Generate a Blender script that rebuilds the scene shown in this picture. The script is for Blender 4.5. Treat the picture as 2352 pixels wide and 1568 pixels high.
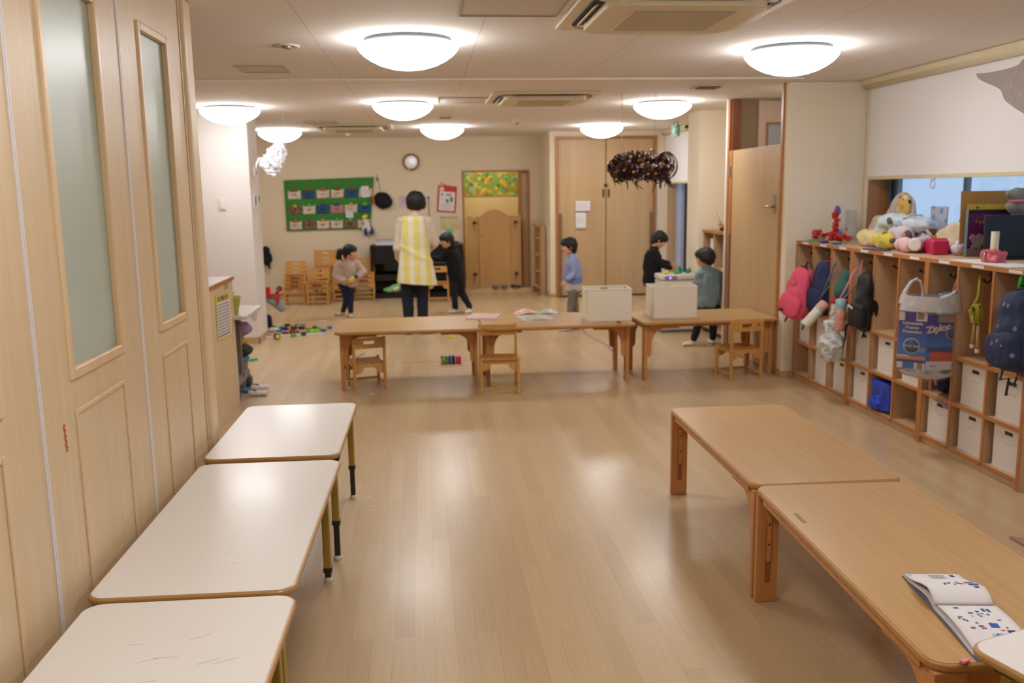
import bpy, bmesh, math, random
from mathutils import Vector, Matrix, Euler, noise
for o in list(bpy.data.objects): bpy.data.objects.remove(o)
C = bpy.context.scene.collection
PI = math.pi
def rad(d): return d*PI/180
def L(c): c/=255.; return c/12.92 if c<=.04045 else ((c+.055)/1.055)**2.4
def rgb(r,g,b): return (L(r),L(g),L(b),1)

# ---------------- camera ----------------
cam = bpy.data.cameras.new('camera'); camo = bpy.data.objects.new('camera', cam); C.objects.link(camo)
PIT,YAW,ROL = .165977,.0955118,.0149264
cy,sy,cp,sp = math.cos(YAW),math.sin(YAW),math.cos(PIT),math.sin(PIT)
fwd = Vector((sy*cp,cy*cp,-sp)); rt = Vector((cy,-sy,0)); dn = fwd.cross(rt)
r2 = math.cos(ROL)*rt+math.sin(ROL)*dn; d2 = -math.sin(ROL)*rt+math.cos(ROL)*dn
M = Matrix((r2,-d2,-fwd)).transposed().to_4x4(); M.translation = (0,0,1.6)
camo.matrix_world = M
cam.sensor_width = 36; cam.lens = 31.886; cam.clip_start = .05; cam.clip_end = 200
cam.dof.use_dof = True; cam.dof.focus_distance = 2.9; cam.dof.aperture_fstop = 3.5
bpy.context.scene.camera = camo
# ---------------- dusk sky outside the windows ----------------
w = bpy.data.worlds.new('sky'); bpy.context.scene.world = w; w.use_nodes = True
bg = w.node_tree.nodes['Background']; bg.inputs[0].default_value = (.50,.66,.90,1); bg.inputs[1].default_value = 1.05
vs = bpy.context.scene.view_settings
vs.view_transform = 'Standard'; vs.look = 'None'; vs.gamma = 1; vs.use_curve_mapping = False; vs.exposure = 0.0
LAMP = 21.0           # brightness of every ceiling lamp dome
LAMPCOL = (.98,.985,1.0,1)
H = 2.42              # ceiling height

# ---------------- materials ----------------
MATS = {}
def newmat(name):
    m = bpy.data.materials.new(name); m.use_nodes = True
    nt = m.node_tree; b = nt.nodes['Principled BSDF']
    return m, nt, b
def nd(nt, t, **k):
    n = nt.nodes.new(t)
    for a, v in k.items(): setattr(n, a, v)
    return n
def mat(name, col, rough=.5, metal=0, var=.06, scale=8, bump=0, coat=0, trans=0, alpha=1, emit=0, ecol=None):
    if name in MATS: return MATS[name]
    m, nt, b = newmat(name); b.inputs['Roughness'].default_value = rough; b.inputs['Metallic'].default_value = metal
    tc = nd(nt,'ShaderNodeTexCoord'); n = nd(nt,'ShaderNodeTexNoise'); n.inputs['Scale'].default_value = scale; n.inputs['Detail'].default_value = 3
    nt.links.new(tc.outputs['Object'], n.inputs['Vector'])
    r = nd(nt,'ShaderNodeMix',data_type='RGBA'); c = col
    r.inputs[6].default_value = (c[0]*(1-var),c[1]*(1-var),c[2]*(1-var),1); r.inputs[7].default_value = (min(1,c[0]*(1+var)),min(1,c[1]*(1+var)),min(1,c[2]*(1+var)),1)
    nt.links.new(n.outputs['Fac'], r.inputs[0]); nt.links.new(r.outputs[2], b.inputs['Base Color'])
    if bump:
        bp = nd(nt,'ShaderNodeBump'); bp.inputs['Strength'].default_value = bump; bp.inputs['Distance'].default_value = .01
        nt.links.new(n.outputs['Fac'], bp.inputs['Height']); nt.links.new(bp.outputs[0], b.inputs['Normal'])
    b.inputs['Coat Weight'].default_value = coat; b.inputs['Coat Roughness'].default_value = .13; b.inputs['Transmission Weight'].default_value = trans; b.inputs['Alpha'].default_value = alpha
    if emit: b.inputs['Emission Color'].default_value = ecol or col; b.inputs['Emission Strength'].default_value = emit
    MATS[name] = m; return m
def wood(name, c1, c2, grain='Z', s=1.0, rough=.45, fine=60, coat=0):
    if name in MATS: return MATS[name]
    m, nt, b = newmat(name); b.inputs['Roughness'].default_value = rough; b.inputs['Coat Weight'].default_value = coat; b.inputs['Coat Roughness'].default_value = .2
    tc = nd(nt,'ShaderNodeTexCoord'); mp = nd(nt,'ShaderNodeMapping')
    sc = [fine*s]*3; sc['XYZ'.index(grain)] = 1.6*s; mp.inputs['Scale'].default_value = sc
    n = nd(nt,'ShaderNodeTexNoise'); n.inputs['Scale'].default_value = 1; n.inputs['Detail'].default_value = 5
    nt.links.new(tc.outputs['Object'], mp.inputs[0]); nt.links.new(mp.outputs[0], n.inputs['Vector'])
    mp2 = nd(nt,'ShaderNodeMapping'); sc = [7*s]*3; sc['XYZ'.index(grain)] = .5*s; mp2.inputs['Scale'].default_value = sc
    n2 = nd(nt,'ShaderNodeTexNoise'); n2.inputs['Scale'].default_value = 1; n2.inputs['Detail'].default_value = 2
    nt.links.new(tc.outputs['Object'], mp2.inputs[0]); nt.links.new(mp2.outputs[0], n2.inputs['Vector'])
    ad = nd(nt,'ShaderNodeMath',operation='MULTIPLY_ADD'); ad.inputs[1].default_value = .5
    h = nd(nt,'ShaderNodeMath',operation='MULTIPLY'); h.inputs[1].default_value = .5
    nt.links.new(n.outputs['Fac'], ad.inputs[0]); nt.links.new(n2.outputs['Fac'], h.inputs[0]); nt.links.new(h.outputs[0], ad.inputs[2])
    cr = nd(nt,'ShaderNodeValToRGB'); cr.color_ramp.elements[0].position = .34; cr.color_ramp.elements[1].position = .66
    cr.color_ramp.elements[0].color = c2; cr.color_ramp.elements[1].color = c1
    nt.links.new(ad.outputs[0], cr.inputs[0]); nt.links.new(cr.outputs[0], b.inputs['Base Color'])
    MATS[name] = m; return m
def blot(name, base, cols, scale=20, size=.35, rough=.8, rnd=1.0):
    """base colour with scattered roundish spots in the given colours"""
    if name in MATS: return MATS[name]
    m, nt, b = newmat(name); b.inputs['Roughness'].default_value = rough
    tc = nd(nt,'ShaderNodeTexCoord'); v = nd(nt,'ShaderNodeTexVoronoi'); v.inputs['Scale'].default_value = scale; v.inputs['Randomness'].default_value = rnd
    nt.links.new(tc.outputs['Object'], v.inputs['Vector'])
    lt = nd(nt,'ShaderNodeMath',operation='LESS_THAN'); lt.inputs[1].default_value = size; nt.links.new(v.outputs['Distance'], lt.inputs[0])
    sp_ = nd(nt,'ShaderNodeSeparateColor'); nt.links.new(v.outputs['Color'], sp_.inputs[0])
    cr = nd(nt,'ShaderNodeValToRGB'); cr.color_ramp.interpolation = 'CONSTANT'
    k = len(cols)
    while len(cr.color_ramp.elements) < k: cr.color_ramp.elements.new(.5)
    for i, c in enumerate(cols): cr.color_ramp.elements[i].position = i/k; cr.color_ramp.elements[i].color = c
    nt.links.new(sp_.outputs[0], cr.inputs[0])
    mx = nd(nt,'ShaderNodeMix',data_type='RGBA'); mx.inputs[6].default_value = base
    nt.links.new(lt.outputs[0], mx.inputs[0]); nt.links.new(cr.outputs[0], mx.inputs[7]); nt.links.new(mx.outputs[2], b.inputs['Base Color'])
    MATS[name] = m; return m
def check(name, base, col, period, axes='XZ', amt=.5, rough=.85, duty=.5):
    """woven check: one stripe set per axis laid over the base colour"""
    if name in MATS: return MATS[name]
    m, nt, b = newmat(name); b.inputs['Roughness'].default_value = rough
    tc = nd(nt,'ShaderNodeTexCoord'); s = nd(nt,'ShaderNodeSeparateXYZ'); nt.links.new(tc.outputs['Object'], s.inputs[0])
    tot = None
    for a in axes:
        d = nd(nt,'ShaderNodeMath',operation='MULTIPLY'); d.inputs[1].default_value = 1/period; nt.links.new(s.outputs['XYZ'.index(a)], d.inputs[0])
        f = nd(nt,'ShaderNodeMath',operation='FRACT'); nt.links.new(d.outputs[0], f.inputs[0])
        l = nd(nt,'ShaderNodeMath',operation='LESS_THAN'); l.inputs[1].default_value = duty; nt.links.new(f.outputs[0], l.inputs[0])
        g = nd(nt,'ShaderNodeMath',operation='MULTIPLY'); g.inputs[1].default_value = amt*(1 if len(axes)==1 or a==axes[0] else .28); nt.links.new(l.outputs[0], g.inputs[0])
        if tot is None: tot = g
        else:
            q = nd(nt,'ShaderNodeMath',operation='ADD',use_clamp=True); nt.links.new(tot.outputs[0], q.inputs[0]); nt.links.new(g.outputs[0], q.inputs[1]); tot = q
    mx = nd(nt,'ShaderNodeMix',data_type='RGBA'); mx.inputs[6].default_value = base; mx.inputs[7].default_value = col
    nt.links.new(tot.outputs[0], mx.inputs[0]); nt.links.new(mx.outputs[2], b.inputs['Base Color'])
    MATS[name] = m; return m
def film(name, col, alpha=.5, rough=.25):
    """thin translucent plastic film"""
    if name in MATS: return MATS[name]
    m, nt, b = newmat(name); b.inputs['Base Color'].default_value = col; b.inputs['Roughness'].default_value = rough
    b.inputs['Alpha'].default_value = alpha
    tc = nd(nt,'ShaderNodeTexCoord'); n = nd(nt,'ShaderNodeTexNoise'); n.inputs['Scale'].default_value = 14; n.inputs['Detail'].default_value = 4
    nt.links.new(tc.outputs['Object'], n.inputs['Vector']); bp = nd(nt,'ShaderNodeBump'); bp.inputs['Strength'].default_value = .6; bp.inputs['Distance'].default_value = .015
    nt.links.new(n.outputs['Fac'], bp.inputs['Height']); nt.links.new(bp.outputs[0], b.inputs['Normal'])
    MATS[name] = m; return m
def glass(name, tint, refl=.08):
    if name in MATS: return MATS[name]
    m = bpy.data.materials.new(name); m.use_nodes = True; nt = m.node_tree
    for n in list(nt.nodes): nt.nodes.remove(n)
    o = nd(nt,'ShaderNodeOutputMaterial'); t = nd(nt,'ShaderNodeBsdfTransparent'); t.inputs[0].default_value = tint
    g = nd(nt,'ShaderNodeBsdfGlossy'); g.inputs['Roughness'].default_value = .03; mx = nd(nt,'ShaderNodeMixShader'); mx.inputs[0].default_value = refl
    nt.links.new(t.outputs[0], mx.inputs[1]); nt.links.new(g.outputs[0], mx.inputs[2]); nt.links.new(mx.outputs[0], o.inputs[0])
    MATS[name] = m; return m

def floor_mat():
    m, nt, b = newmat('floor_planks'); b.inputs['Roughness'].default_value = .30; b.inputs['Coat Weight'].default_value = .09; b.inputs['Coat Roughness'].default_value = .15
    tc = nd(nt,'ShaderNodeTexCoord'); mp = nd(nt,'ShaderNodeMapping'); mp.inputs['Rotation'].default_value = (0,0,PI/2)
    nt.links.new(tc.outputs['Object'], mp.inputs[0])
    br = nd(nt,'ShaderNodeTexBrick'); br.inputs['Scale'].default_value = 1; br.inputs['Brick Width'].default_value = .92; br.inputs['Row Height'].default_value = .075
    br.inputs['Mortar Size'].default_value = .0006; br.inputs['Mortar Smooth'].default_value = .5; br.offset = .37
    br.inputs['Color1'].default_value = (0,0,0,1); br.inputs['Color2'].default_value = (1,1,1,1); br.inputs['Mortar'].default_value = (0,0,0,1); br.inputs['Bias'].default_value = 0
    nt.links.new(mp.outputs[0], br.inputs['Vector'])
    cr = nd(nt,'ShaderNodeValToRGB'); cr.color_ramp.elements[0].color = rgb(193,164,124); cr.color_ramp.elements[1].color = rgb(205,178,138)
    nt.links.new(br.outputs['Color'], cr.inputs[0])
    mp2 = nd(nt,'ShaderNodeMapping'); mp2.inputs['Scale'].default_value = (130,3,1); nt.links.new(tc.outputs['Object'], mp2.inputs[0])
    n = nd(nt,'ShaderNodeTexNoise'); n.inputs['Scale'].default_value = 1; n.inputs['Detail'].default_value = 4; nt.links.new(mp2.outputs[0], n.inputs['Vector'])
    cr2 = nd(nt,'ShaderNodeValToRGB'); cr2.color_ramp.elements[0].position = .3; cr2.color_ramp.elements[1].position = .7
    cr2.color_ramp.elements[0].color = (.90,.89,.87,1); cr2.color_ramp.elements[1].color = (1,1,1,1); nt.links.new(n.outputs['Fac'], cr2.inputs[0])
    mx = nd(nt,'ShaderNodeMix',data_type='RGBA',blend_type='MULTIPLY'); mx.inputs[0].default_value = 1
    nt.links.new(cr.outputs[0], mx.inputs[6]); nt.links.new(cr2.outputs[0], mx.inputs[7])
    mx2 = nd(nt,'ShaderNodeMix',data_type='RGBA'); mx2.inputs[7].default_value = rgb(140,108,78)
    ml = nd(nt,'ShaderNodeMath',operation='MULTIPLY'); ml.inputs[1].default_value = .5; nt.links.new(br.outputs['Fac'], ml.inputs[0])
    nt.links.new(ml.outputs[0], mx2.inputs[0]); nt.links.new(mx.outputs[2], mx2.inputs[6]); nt.links.new(mx2.outputs[2], b.inputs['Base Color'])
    bp = nd(nt,'ShaderNodeBump'); bp.inputs['Strength'].default_value = .05; bp.inputs['Distance'].default_value = .002
    nt.links.new(n.outputs['Fac'], bp.inputs['Height']); nt.links.new(bp.outputs[0], b.inputs['Normal'])
    return m
def ceil_mat():
    m, nt, b = newmat('ceiling_board'); b.inputs['Roughness'].default_value = .9
    tc = nd(nt,'ShaderNodeTexCoord'); s = nd(nt,'ShaderNodeSeparateXYZ'); nt.links.new(tc.outputs['Object'], s.inputs[0])
    def line(out, period, off, wd):
        a = nd(nt,'ShaderNodeMath',operation='ADD'); a.inputs[1].default_value = off; nt.links.new(out, a.inputs[0])
        d = nd(nt,'ShaderNodeMath',operation='DIVIDE'); d.inputs[1].default_value = period; nt.links.new(a.outputs[0], d.inputs[0])
        f = nd(nt,'ShaderNodeMath',operation='FRACT'); nt.links.new(d.outputs[0], f.inputs[0])
        l = nd(nt,'ShaderNodeMath',operation='LESS_THAN'); l.inputs[1].default_value = wd/period; nt.links.new(f.outputs[0], l.inputs[0]); return l
    a = line(s.outputs[0], .885, 10*.885-.329, .006); c = line(s.outputs[1], 1.8, 18-5.03, .006)
    mxx = nd(nt,'ShaderNodeMath',operation='MAXIMUM'); nt.links.new(a.outputs[0], mxx.inputs[0]); nt.links.new(c.outputs[0], mxx.inputs[1])
    v = nd(nt,'ShaderNodeTexNoise'); v.inputs['Scale'].default_value = 90; v.inputs['Detail'].default_value = 1; nt.links.new(tc.outputs['Object'], v.inputs['Vector'])
    lt = nd(nt,'ShaderNodeMath',operation='GREATER_THAN'); lt.inputs[1].default_value = .72; nt.links.new(v.outputs['Fac'], lt.inputs[0])
    l2 = nd(nt,'ShaderNodeMath',operation='MULTIPLY'); l2.inputs[1].default_value = .5; nt.links.new(lt.outputs[0], l2.inputs[0])
    m3 = nd(nt,'ShaderNodeMath',operation='MULTIPLY'); m3.inputs[1].default_value = .6; nt.links.new(mxx.outputs[0], m3.inputs[0])
    m2 = nd(nt,'ShaderNodeMath',operation='MAXIMUM'); nt.links.new(m3.outputs[0], m2.inputs[0]); nt.links.new(l2.outputs[0], m2.inputs[1])
    mx = nd(nt,'ShaderNodeMix',data_type='RGBA'); mx.inputs[6].default_value = rgb(236,228,220); mx.inputs[7].default_value = rgb(190,172,156)
    nt.links.new(m2.outputs[0], mx.inputs[0]); nt.links.new(mx.outputs[2], b.inputs['Base Color'])
    return m

FLOOR = floor_mat(); CEIL = ceil_mat()
WALLC = mat('cream_wallpaper', rgb(228,212,184), .9, var=.03, scale=40, bump=.05)
WALLR = mat('cream_wallpaper_lit', rgb(240,227,204), .9, var=.02, scale=40, bump=.05)  # same cream made lighter, colour standing in for stronger lamp light on the right
WALLW = mat('white_wallpaper', rgb(226,218,214), .9, var=.02, scale=40, bump=.05)
PART = wood('maple_partition', rgb(222,197,158), rgb(211,184,144), 'Z', .7, .42)
PARTM = wood('maple_moulding', rgb(228,198,156), rgb(214,182,140), 'Z', .7, .38)
OAK = wood('door_oak', rgb(198,166,124), rgb(186,151,108), 'Z', .8, .45)
TRIMW = wood('amber_trim', rgb(184,126,70), rgb(164,106,54), 'Z', 1, .4)
BEECH = wood('beech_top', rgb(198,159,103), rgb(187,146,90), 'Y', .8, .36, fine=80)
BEECHX = wood('beech_top_cross', rgb(198,159,103), rgb(187,146,90), 'X', .8, .36, fine=80)
BEECHE = wood('beech_edge', rgb(196,146,84), rgb(182,128,68), 'Y', 1, .42)
BEECHL = wood('beech_leg', rgb(208,148,88), rgb(192,128,70), 'Z', 1, .42)
CHAIRW = wood('chair_beech', rgb(212,162,90), rgb(196,142,72), 'Z', 1.4, .4)
CHAIRS_ = wood('chair_seat', rgb(190,130,70), rgb(170,110,54), 'Y', 1.4, .35)
LOCK = wood('locker_panel', rgb(206,170,134), rgb(192,154,118), 'Z', .8, .5)
LOCKE = wood('locker_edge', rgb(190,126,66), rgb(170,106,50), 'Z', .8, .45)
WHITEP = mat('white_plastic', rgb(222,214,206), .45, var=.02)
IVORY = mat('ivory_plastic', rgb(240,230,212), .5, var=.02)
TABLEW = mat('white_laminate', rgb(238,232,226), .32, var=.015, scale=3, coat=.12)
TABLEE = mat('tan_edging', rgb(178,134,76), .35, var=.12, scale=30)
OLIVE = mat('olive_metal', rgb(176,146,62), .35, var=.04)
DARKP = mat('dark_plastic', rgb(48,42,36), .45)
BLACK = mat('black_fabric', rgb(16,15,17), .9, var=.3, scale=30, bump=.3)
BLACKG = mat('black_gloss', rgb(14,13,14), .3)
SILVER = mat('brushed_metal', rgb(170,166,160), .3, metal=.9)
GREY = mat('grey_metal', rgb(120,114,110), .4, metal=.3)
PAPER = mat('paper_white', rgb(228,222,222), .8, var=.02)
INK = mat('grey_ink', rgb(140,136,140), .9)
SKIN = mat('skin', rgb(222,166,132), .55, var=.04, scale=20)
HAIR = mat('black_hair', rgb(16,12,12), .6, var=.3, scale=60, bump=.3)
RED = mat('red_plastic', rgb(205,40,26), .35); BLUE = mat('blue_plastic', rgb(34,110,190), .35); TEAL = mat('teal_plastic', rgb(20,130,110), .35)
GREEN = mat('green_plastic', rgb(60,180,60), .35); YELL = mat('yellow_plastic', rgb(225,205,40), .35); LIME = mat('lime_plastic', rgb(140,205,60), .35)
PURP = mat('purple_plastic', rgb(90,60,150), .35); NAVY = mat('navy_plastic', rgb(30,50,130), .35); PINK = mat('pink_plastic', rgb(235,110,150), .35)
DPINK = mat('pink_cloth', rgb(232,88,122), .8, var=.12, scale=12, bump=.2); MAG = mat('magenta_plastic', rgb(190,26,74), .4)

# ---------------- mesh builder ----------------
class MB:
    def sup(s, c, r, e=.45, R=None, m=0, nu=36, nv=20, taper=0):
        """rounded box (superellipsoid); taper narrows the top"""
        c = Vector(c); R = R or Matrix.Identity(3)
        def sg(v,p): return math.copysign(abs(v)**p, v)
        def fn(u,v):
            a = 2*PI*u; b_ = -PI/2+PI*v*.9998+.0001; z = sg(math.sin(b_),e); k = 1-taper*(z+1)/2
            return c+R@Vector((r[0]*sg(math.cos(b_),e)*sg(math.cos(a),e)*k, r[1]*sg(math.cos(b_),e)*sg(math.sin(a),e)*k, r[2]*z))
        s.grid(fn,nu,nv,m,closeu=True); bmesh.ops.holes_fill(s.b, edges=[e_ for e_ in s.b.edges if e_.is_boundary], sides=0); return s
    def __init__(s): s.b = bmesh.new()
    def _f(s, fs, m, sm=False):
        for f in fs: f.material_index = m; f.smooth = sm
    def box(s, x0,x1,y0,y1,z0,z1, m=0, T=None):
        v = [s.b.verts.new((T@Vector(p)) if T else p) for p in ((x0,y0,z0),(x1,y0,z0),(x1,y1,z0),(x0,y1,z0),(x0,y0,z1),(x1,y0,z1),(x1,y1,z1),(x0,y1,z1))]
        s._f([s.b.faces.new([v[i] for i in q]) for q in ((3,2,1,0),(4,5,6,7),(0,1,5,4),(1,2,6,5),(2,3,7,6),(3,0,4,7))], m); return s
    def obox(s, c, d, rot=(0,0,0), m=0):
        T = Matrix.Translation(c)@Euler(rot).to_matrix().to_4x4(); x,y,z = d[0]/2,d[1]/2,d[2]/2
        return s.box(-x,x,-y,y,-z,z,m,T)
    def tube(s, pts, r, seg=10, m=0, cap=True, flat=1.0):
        pts = [Vector(p) for p in pts]; n = len(pts); rs = r if isinstance(r,(list,tuple)) else [r]*n
        rings = []; up = Vector((0,0,1)); d0 = (pts[1]-pts[0]).normalized()
        if abs(d0.dot(up)) > .9: up = Vector((1,0,0))
        sd = d0.cross(up).normalized()
        for i,p in enumerate(pts):
            d = (pts[min(i+1,n-1)]-pts[max(i-1,0)]).normalized()
            sd = (sd-d*sd.dot(d)).normalized(); u = sd.cross(d)
            rings.append([s.b.verts.new(p+sd*math.cos(2*PI*k/seg)*rs[i]+u*math.sin(2*PI*k/seg)*rs[i]*flat) for k in range(seg)])
        fs = []
        for a,b in zip(rings,rings[1:]):
            for k in range(seg): fs.append(s.b.faces.new((a[k],a[(k+1)%seg],b[(k+1)%seg],b[k])))
        s._f(fs, m, True)
        if cap: s._f([s.b.faces.new(rings[0][::-1]), s.b.faces.new(rings[-1])], m)
        return s
    def cyl(s, p0, p1, r0, r1=None, seg=20, m=0): return s.tube([p0,p1],[r0,r0 if r1 is None else r1],seg,m)
    def ell(s, c, r, rot=None, m=0, u=14, v=9):
        if not isinstance(r,(tuple,list)): r = (r,r,r)
        T = Matrix.Translation(c)@((rot if isinstance(rot,Matrix) else Euler(rot or (0,0,0)).to_matrix()).to_4x4())@Matrix.Diagonal((r[0],r[1],r[2],1))
        g = bmesh.ops.create_uvsphere(s.b, u_segments=u, v_segments=v, radius=1, matrix=T)
        s._f({f for w_ in g['verts'] for f in w_.link_faces}, m, True); return s
    def cap(s, a, b_, ra, rb=None, m=0, seg=12):
        """tapered limb with round ends"""
        rb = ra if rb is None else rb
        s.ell(a, ra, m=m, u=seg, v=8); s.ell(b_, rb, m=m, u=seg, v=8); return s.tube([a,b_],[ra,rb],seg,m)
    def prism(s, poly, ax, a0, a1, m=0, me=None, T=None):
        """polygon extruded along axis ax; poly uses the two other axes in order"""
        def P(p, a):
            q = {'X':(a,p[0],p[1]),'Y':(p[0],a,p[1]),'Z':(p[0],p[1],a)}[ax]; q = Vector(q); return T@q if T else q
        lo = [s.b.verts.new(P(p,a0)) for p in poly]; hi = [s.b.verts.new(P(p,a1)) for p in poly]; n = len(poly)
        s._f([s.b.faces.new(lo[::-1]), s.b.faces.new(hi)], m)
        s._f([s.b.faces.new((lo[i],lo[(i+1)%n],hi[(i+1)%n],hi[i])) for i in range(n)], m if me is None else me); return s
    def lathe(s, prof, c=(0,0,0), seg=32, m=0, T=None):
        c = Vector(c); rings = []
        for r,z in prof:
            if r < 1e-6: rings.append([s.b.verts.new((T@Vector((0,0,z))) if T else c+Vector((0,0,z)))]*seg)
            else: rings.append([s.b.verts.new((T@Vector((r*math.cos(2*PI*k/seg),r*math.sin(2*PI*k/seg),z))) if T else c+Vector((r*math.cos(2*PI*k/seg),r*math.sin(2*PI*k/seg),z))) for k in range(seg)])
        fs = []
        for a,b in zip(rings,rings[1:]):
            for k in range(seg):
                q = []
                for w_ in (a[k],a[(k+1)%seg],b[(k+1)%seg],b[k]):
                    if w_ not in q: q.append(w_)
                if len(q) > 2: fs.append(s.b.faces.new(q))
        s._f(fs, m, True); return s
    def grid(s, fn, nu, nv, m=0, closeu=False):
        g = [[s.b.verts.new(fn(i/nu,j/nv)) for j in range(nv+1)] for i in range(nu if closeu else nu+1)]
        fs = []; k = len(g)
        for i in range(nu):
            for j in range(nv):
                fs.append(s.b.faces.new((g[i][j],g[(i+1)%k][j],g[(i+1)%k][j+1],g[i][j+1])))
        s._f(fs, m, True); return s
    def build(s, name, mats, parent=None, loc=None, bevel=0, seg=2, solid=0, recalc=True):
        if recalc: bmesh.ops.recalc_face_normals(s.b, faces=s.b.faces)
        me = bpy.data.meshes.new(name); s.b.to_mesh(me); s.b.free()
        for x in (mats if isinstance(mats,(list,tuple)) else [mats]): me.materials.append(x)
        o = bpy.data.objects.new(name, me); C.objects.link(o)
        if parent: o.parent = parent
        if loc is not None: o.location = loc
        if solid: q = o.modifiers.new('Solidify','SOLIDIFY'); q.thickness = solid; q.offset = 0
        if bevel: q = o.modifiers.new('Bevel','BEVEL'); q.width = bevel; q.segments = seg; q.limit_method = 'ANGLE'; q.angle_limit = rad(40)
        return o
    def fuse(s, name, mats, parent=None, loc=None, voxel=.006, smooth=4, wr=0, wf=12, seed=0):
        """melt the collected shapes into one continuous surface"""
        bmesh.ops.recalc_face_normals(s.b, faces=s.b.faces)
        me = bpy.data.meshes.new('t'); s.b.to_mesh(me); s.b.free(); t = bpy.data.objects.new('t', me); C.objects.link(t)
        q = t.modifiers.new('r','REMESH'); q.mode = 'VOXEL'; q.voxel_size = voxel; q.use_smooth_shade = True
        if smooth: q = t.modifiers.new('s','SMOOTH'); q.factor = .5; q.iterations = smooth
        dg = bpy.context.evaluated_depsgraph_get(); m2 = bpy.data.meshes.new_from_object(t.evaluated_get(dg)); m2.name = name
        bpy.data.objects.remove(t); bpy.data.meshes.remove(me)
        if wr:
            nn = [v.normal.copy() for v in m2.vertices]
            for v,n in zip(m2.vertices, nn):
                p = v.co*wf+Vector((seed*7.3,seed*3.1,0)); v.co += n*wr*(noise.noise(p)+.6*noise.noise(Vector((p.x*2.2,p.y*2.2,p.z*1.1))))
        m2.materials.clear()
        for x in (mats if isinstance(mats,(list,tuple)) else [mats]): m2.materials.append(x)
        for p in m2.polygons: p.use_smooth = True; p.material_index = 0
        o = bpy.data.objects.new(name, m2); C.objects.link(o)
        if parent: o.parent = parent
        if loc is not None: o.location = loc
        return o
def crinkle(o, a, f, seed=0):
    """sharp folds of thin plastic film"""
    nn = [v.normal.copy() for v in o.data.vertices]
    for v,n in zip(o.data.vertices,nn):
        q = v.co*f+Vector((seed,seed*.7,0)); s1 = 1-abs(noise.noise(Vector((q.x*1.2+q.z*.5,q.y,q.z*.45)))*2); s2 = 1-abs(noise.noise(q*2.1+Vector((5,3,1)))*2)
        v.co += n*a*(s1*s1+.5*s2*s2-.8)
def tag(o, label=None, cat=None, group=None, kind=None):
    if label: o['label'] = label
    if cat: o['category'] = cat
    if group: o['group'] = group
    if kind: o['kind'] = kind
    return o
def thing(name, label, cat, loc=(0,0,0), rz=0, group=None):
    o = bpy.data.objects.new(name, None); C.objects.link(o); o.location = loc; o.rotation_euler = (0,0,rz); o.empty_display_size = .1
    return tag(o, label, cat, group)
def struct(o): o['kind'] = 'structure'; return o
def plabel(o, l): o['label'] = l; return o
def copytree(src, loc, rz=0, label=None, group=None):
    r = src.copy(); C.objects.link(r); r.location = loc; r.rotation_euler = (0,0,rz)
    if label: r['label'] = label
    if group: r['group'] = group
    for ch in list(src.children):
        c = ch.copy(); C.objects.link(c); c.parent = r
        for g in list(ch.children):
            d = g.copy(); C.objects.link(d); d.parent = c
    return r
def rr(x0,x1,y0,y1,r,n=6):
    """rounded rectangle outline"""
    out = []
    for cx,cy_,a in ((x1-r,y1-r,0),(x0+r,y1-r,90),(x0+r,y0+r,180),(x1-r,y0+r,270)):
        for i in range(n+1): t = rad(a+90*i/n); out.append((cx+r*math.cos(t),cy_+r*math.sin(t)))
    return out
def text(name, body, size, m, parent, mtx, depth=.0006, align='CENTER', bold=0):
    cu = bpy.data.curves.new(name,'FONT'); cu.body = body; cu.size = size; cu.extrude = depth; cu.align_x = align; cu.align_y = 'CENTER'; cu.offset = bold
    t = bpy.data.objects.new('t', cu); C.objects.link(t)
    dg = bpy.context.evaluated_depsgraph_get(); me = bpy.data.meshes.new_from_object(t.evaluated_get(dg)); bpy.data.objects.remove(t)
    me.transform(mtx); me.materials.clear(); me.materials.append(m)
    for p in me.polygons: p.material_index = 0
    o = bpy.data.objects.new(name, me); C.objects.link(o); o.parent = parent; return o
def facing(loc, right, up):
    """matrix putting XY text onto a surface with the given right and up directions"""
    r = Vector(right).normalized(); u = Vector(up).normalized(); n = r.cross(u)
    m = Matrix((r,u,n)).transposed().to_4x4(); m.translation = loc; return m
random.seed(4)

# ================= SETTING =================
def sbox(name, x0,x1,y0,y1,z0,z1, m, bevel=0):
    return struct(MB().box(x0,x1,y0,y1,z0,z1).build(name, m, bevel=bevel))
sbox('floor', -3.4,3.82,-2.2,14.55,-.1,0, FLOOR)
b = MB(); b.box(-3.4,4.0,-2.2,14.6,H,H+.1); struct(b.build('ceiling', CEIL))
# back wall with the gate opening
b = MB(); b.box(-3.4,.66,14.4,14.52,0,H); b.box(.66,1.66,14.4,14.52,1.88,H); b.box(1.66,1.87,14.4,14.52,0,H); struct(b.build('wall_back', WALLC))
b = MB(); b.box(-3.4,.64,14.388,14.4,0,.06); b.box(1.68,1.87,14.388,14.4,0,.06); struct(b.build('baseboard_back', OAK))
sbox('wall_left', -3.5,-3.4,-2.2,14.5,0,H, WALLC)
sbox('wall_front', -3.4,3.8,-2.3,-2.2,0,H, WALLC)
# white pillar block on the left
b = MB(); b.box(-3.4,-1.79,9.88,10.42,0,H); struct(b.build('wall_pillar', WALLW))
b = MB(); b.box(-3.4,-1.782,9.872,9.88,0,.07); b.box(-1.79,-1.782,9.872,10.42,0,.07); struct(b.build('baseboard_pillar', OAK))
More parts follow.
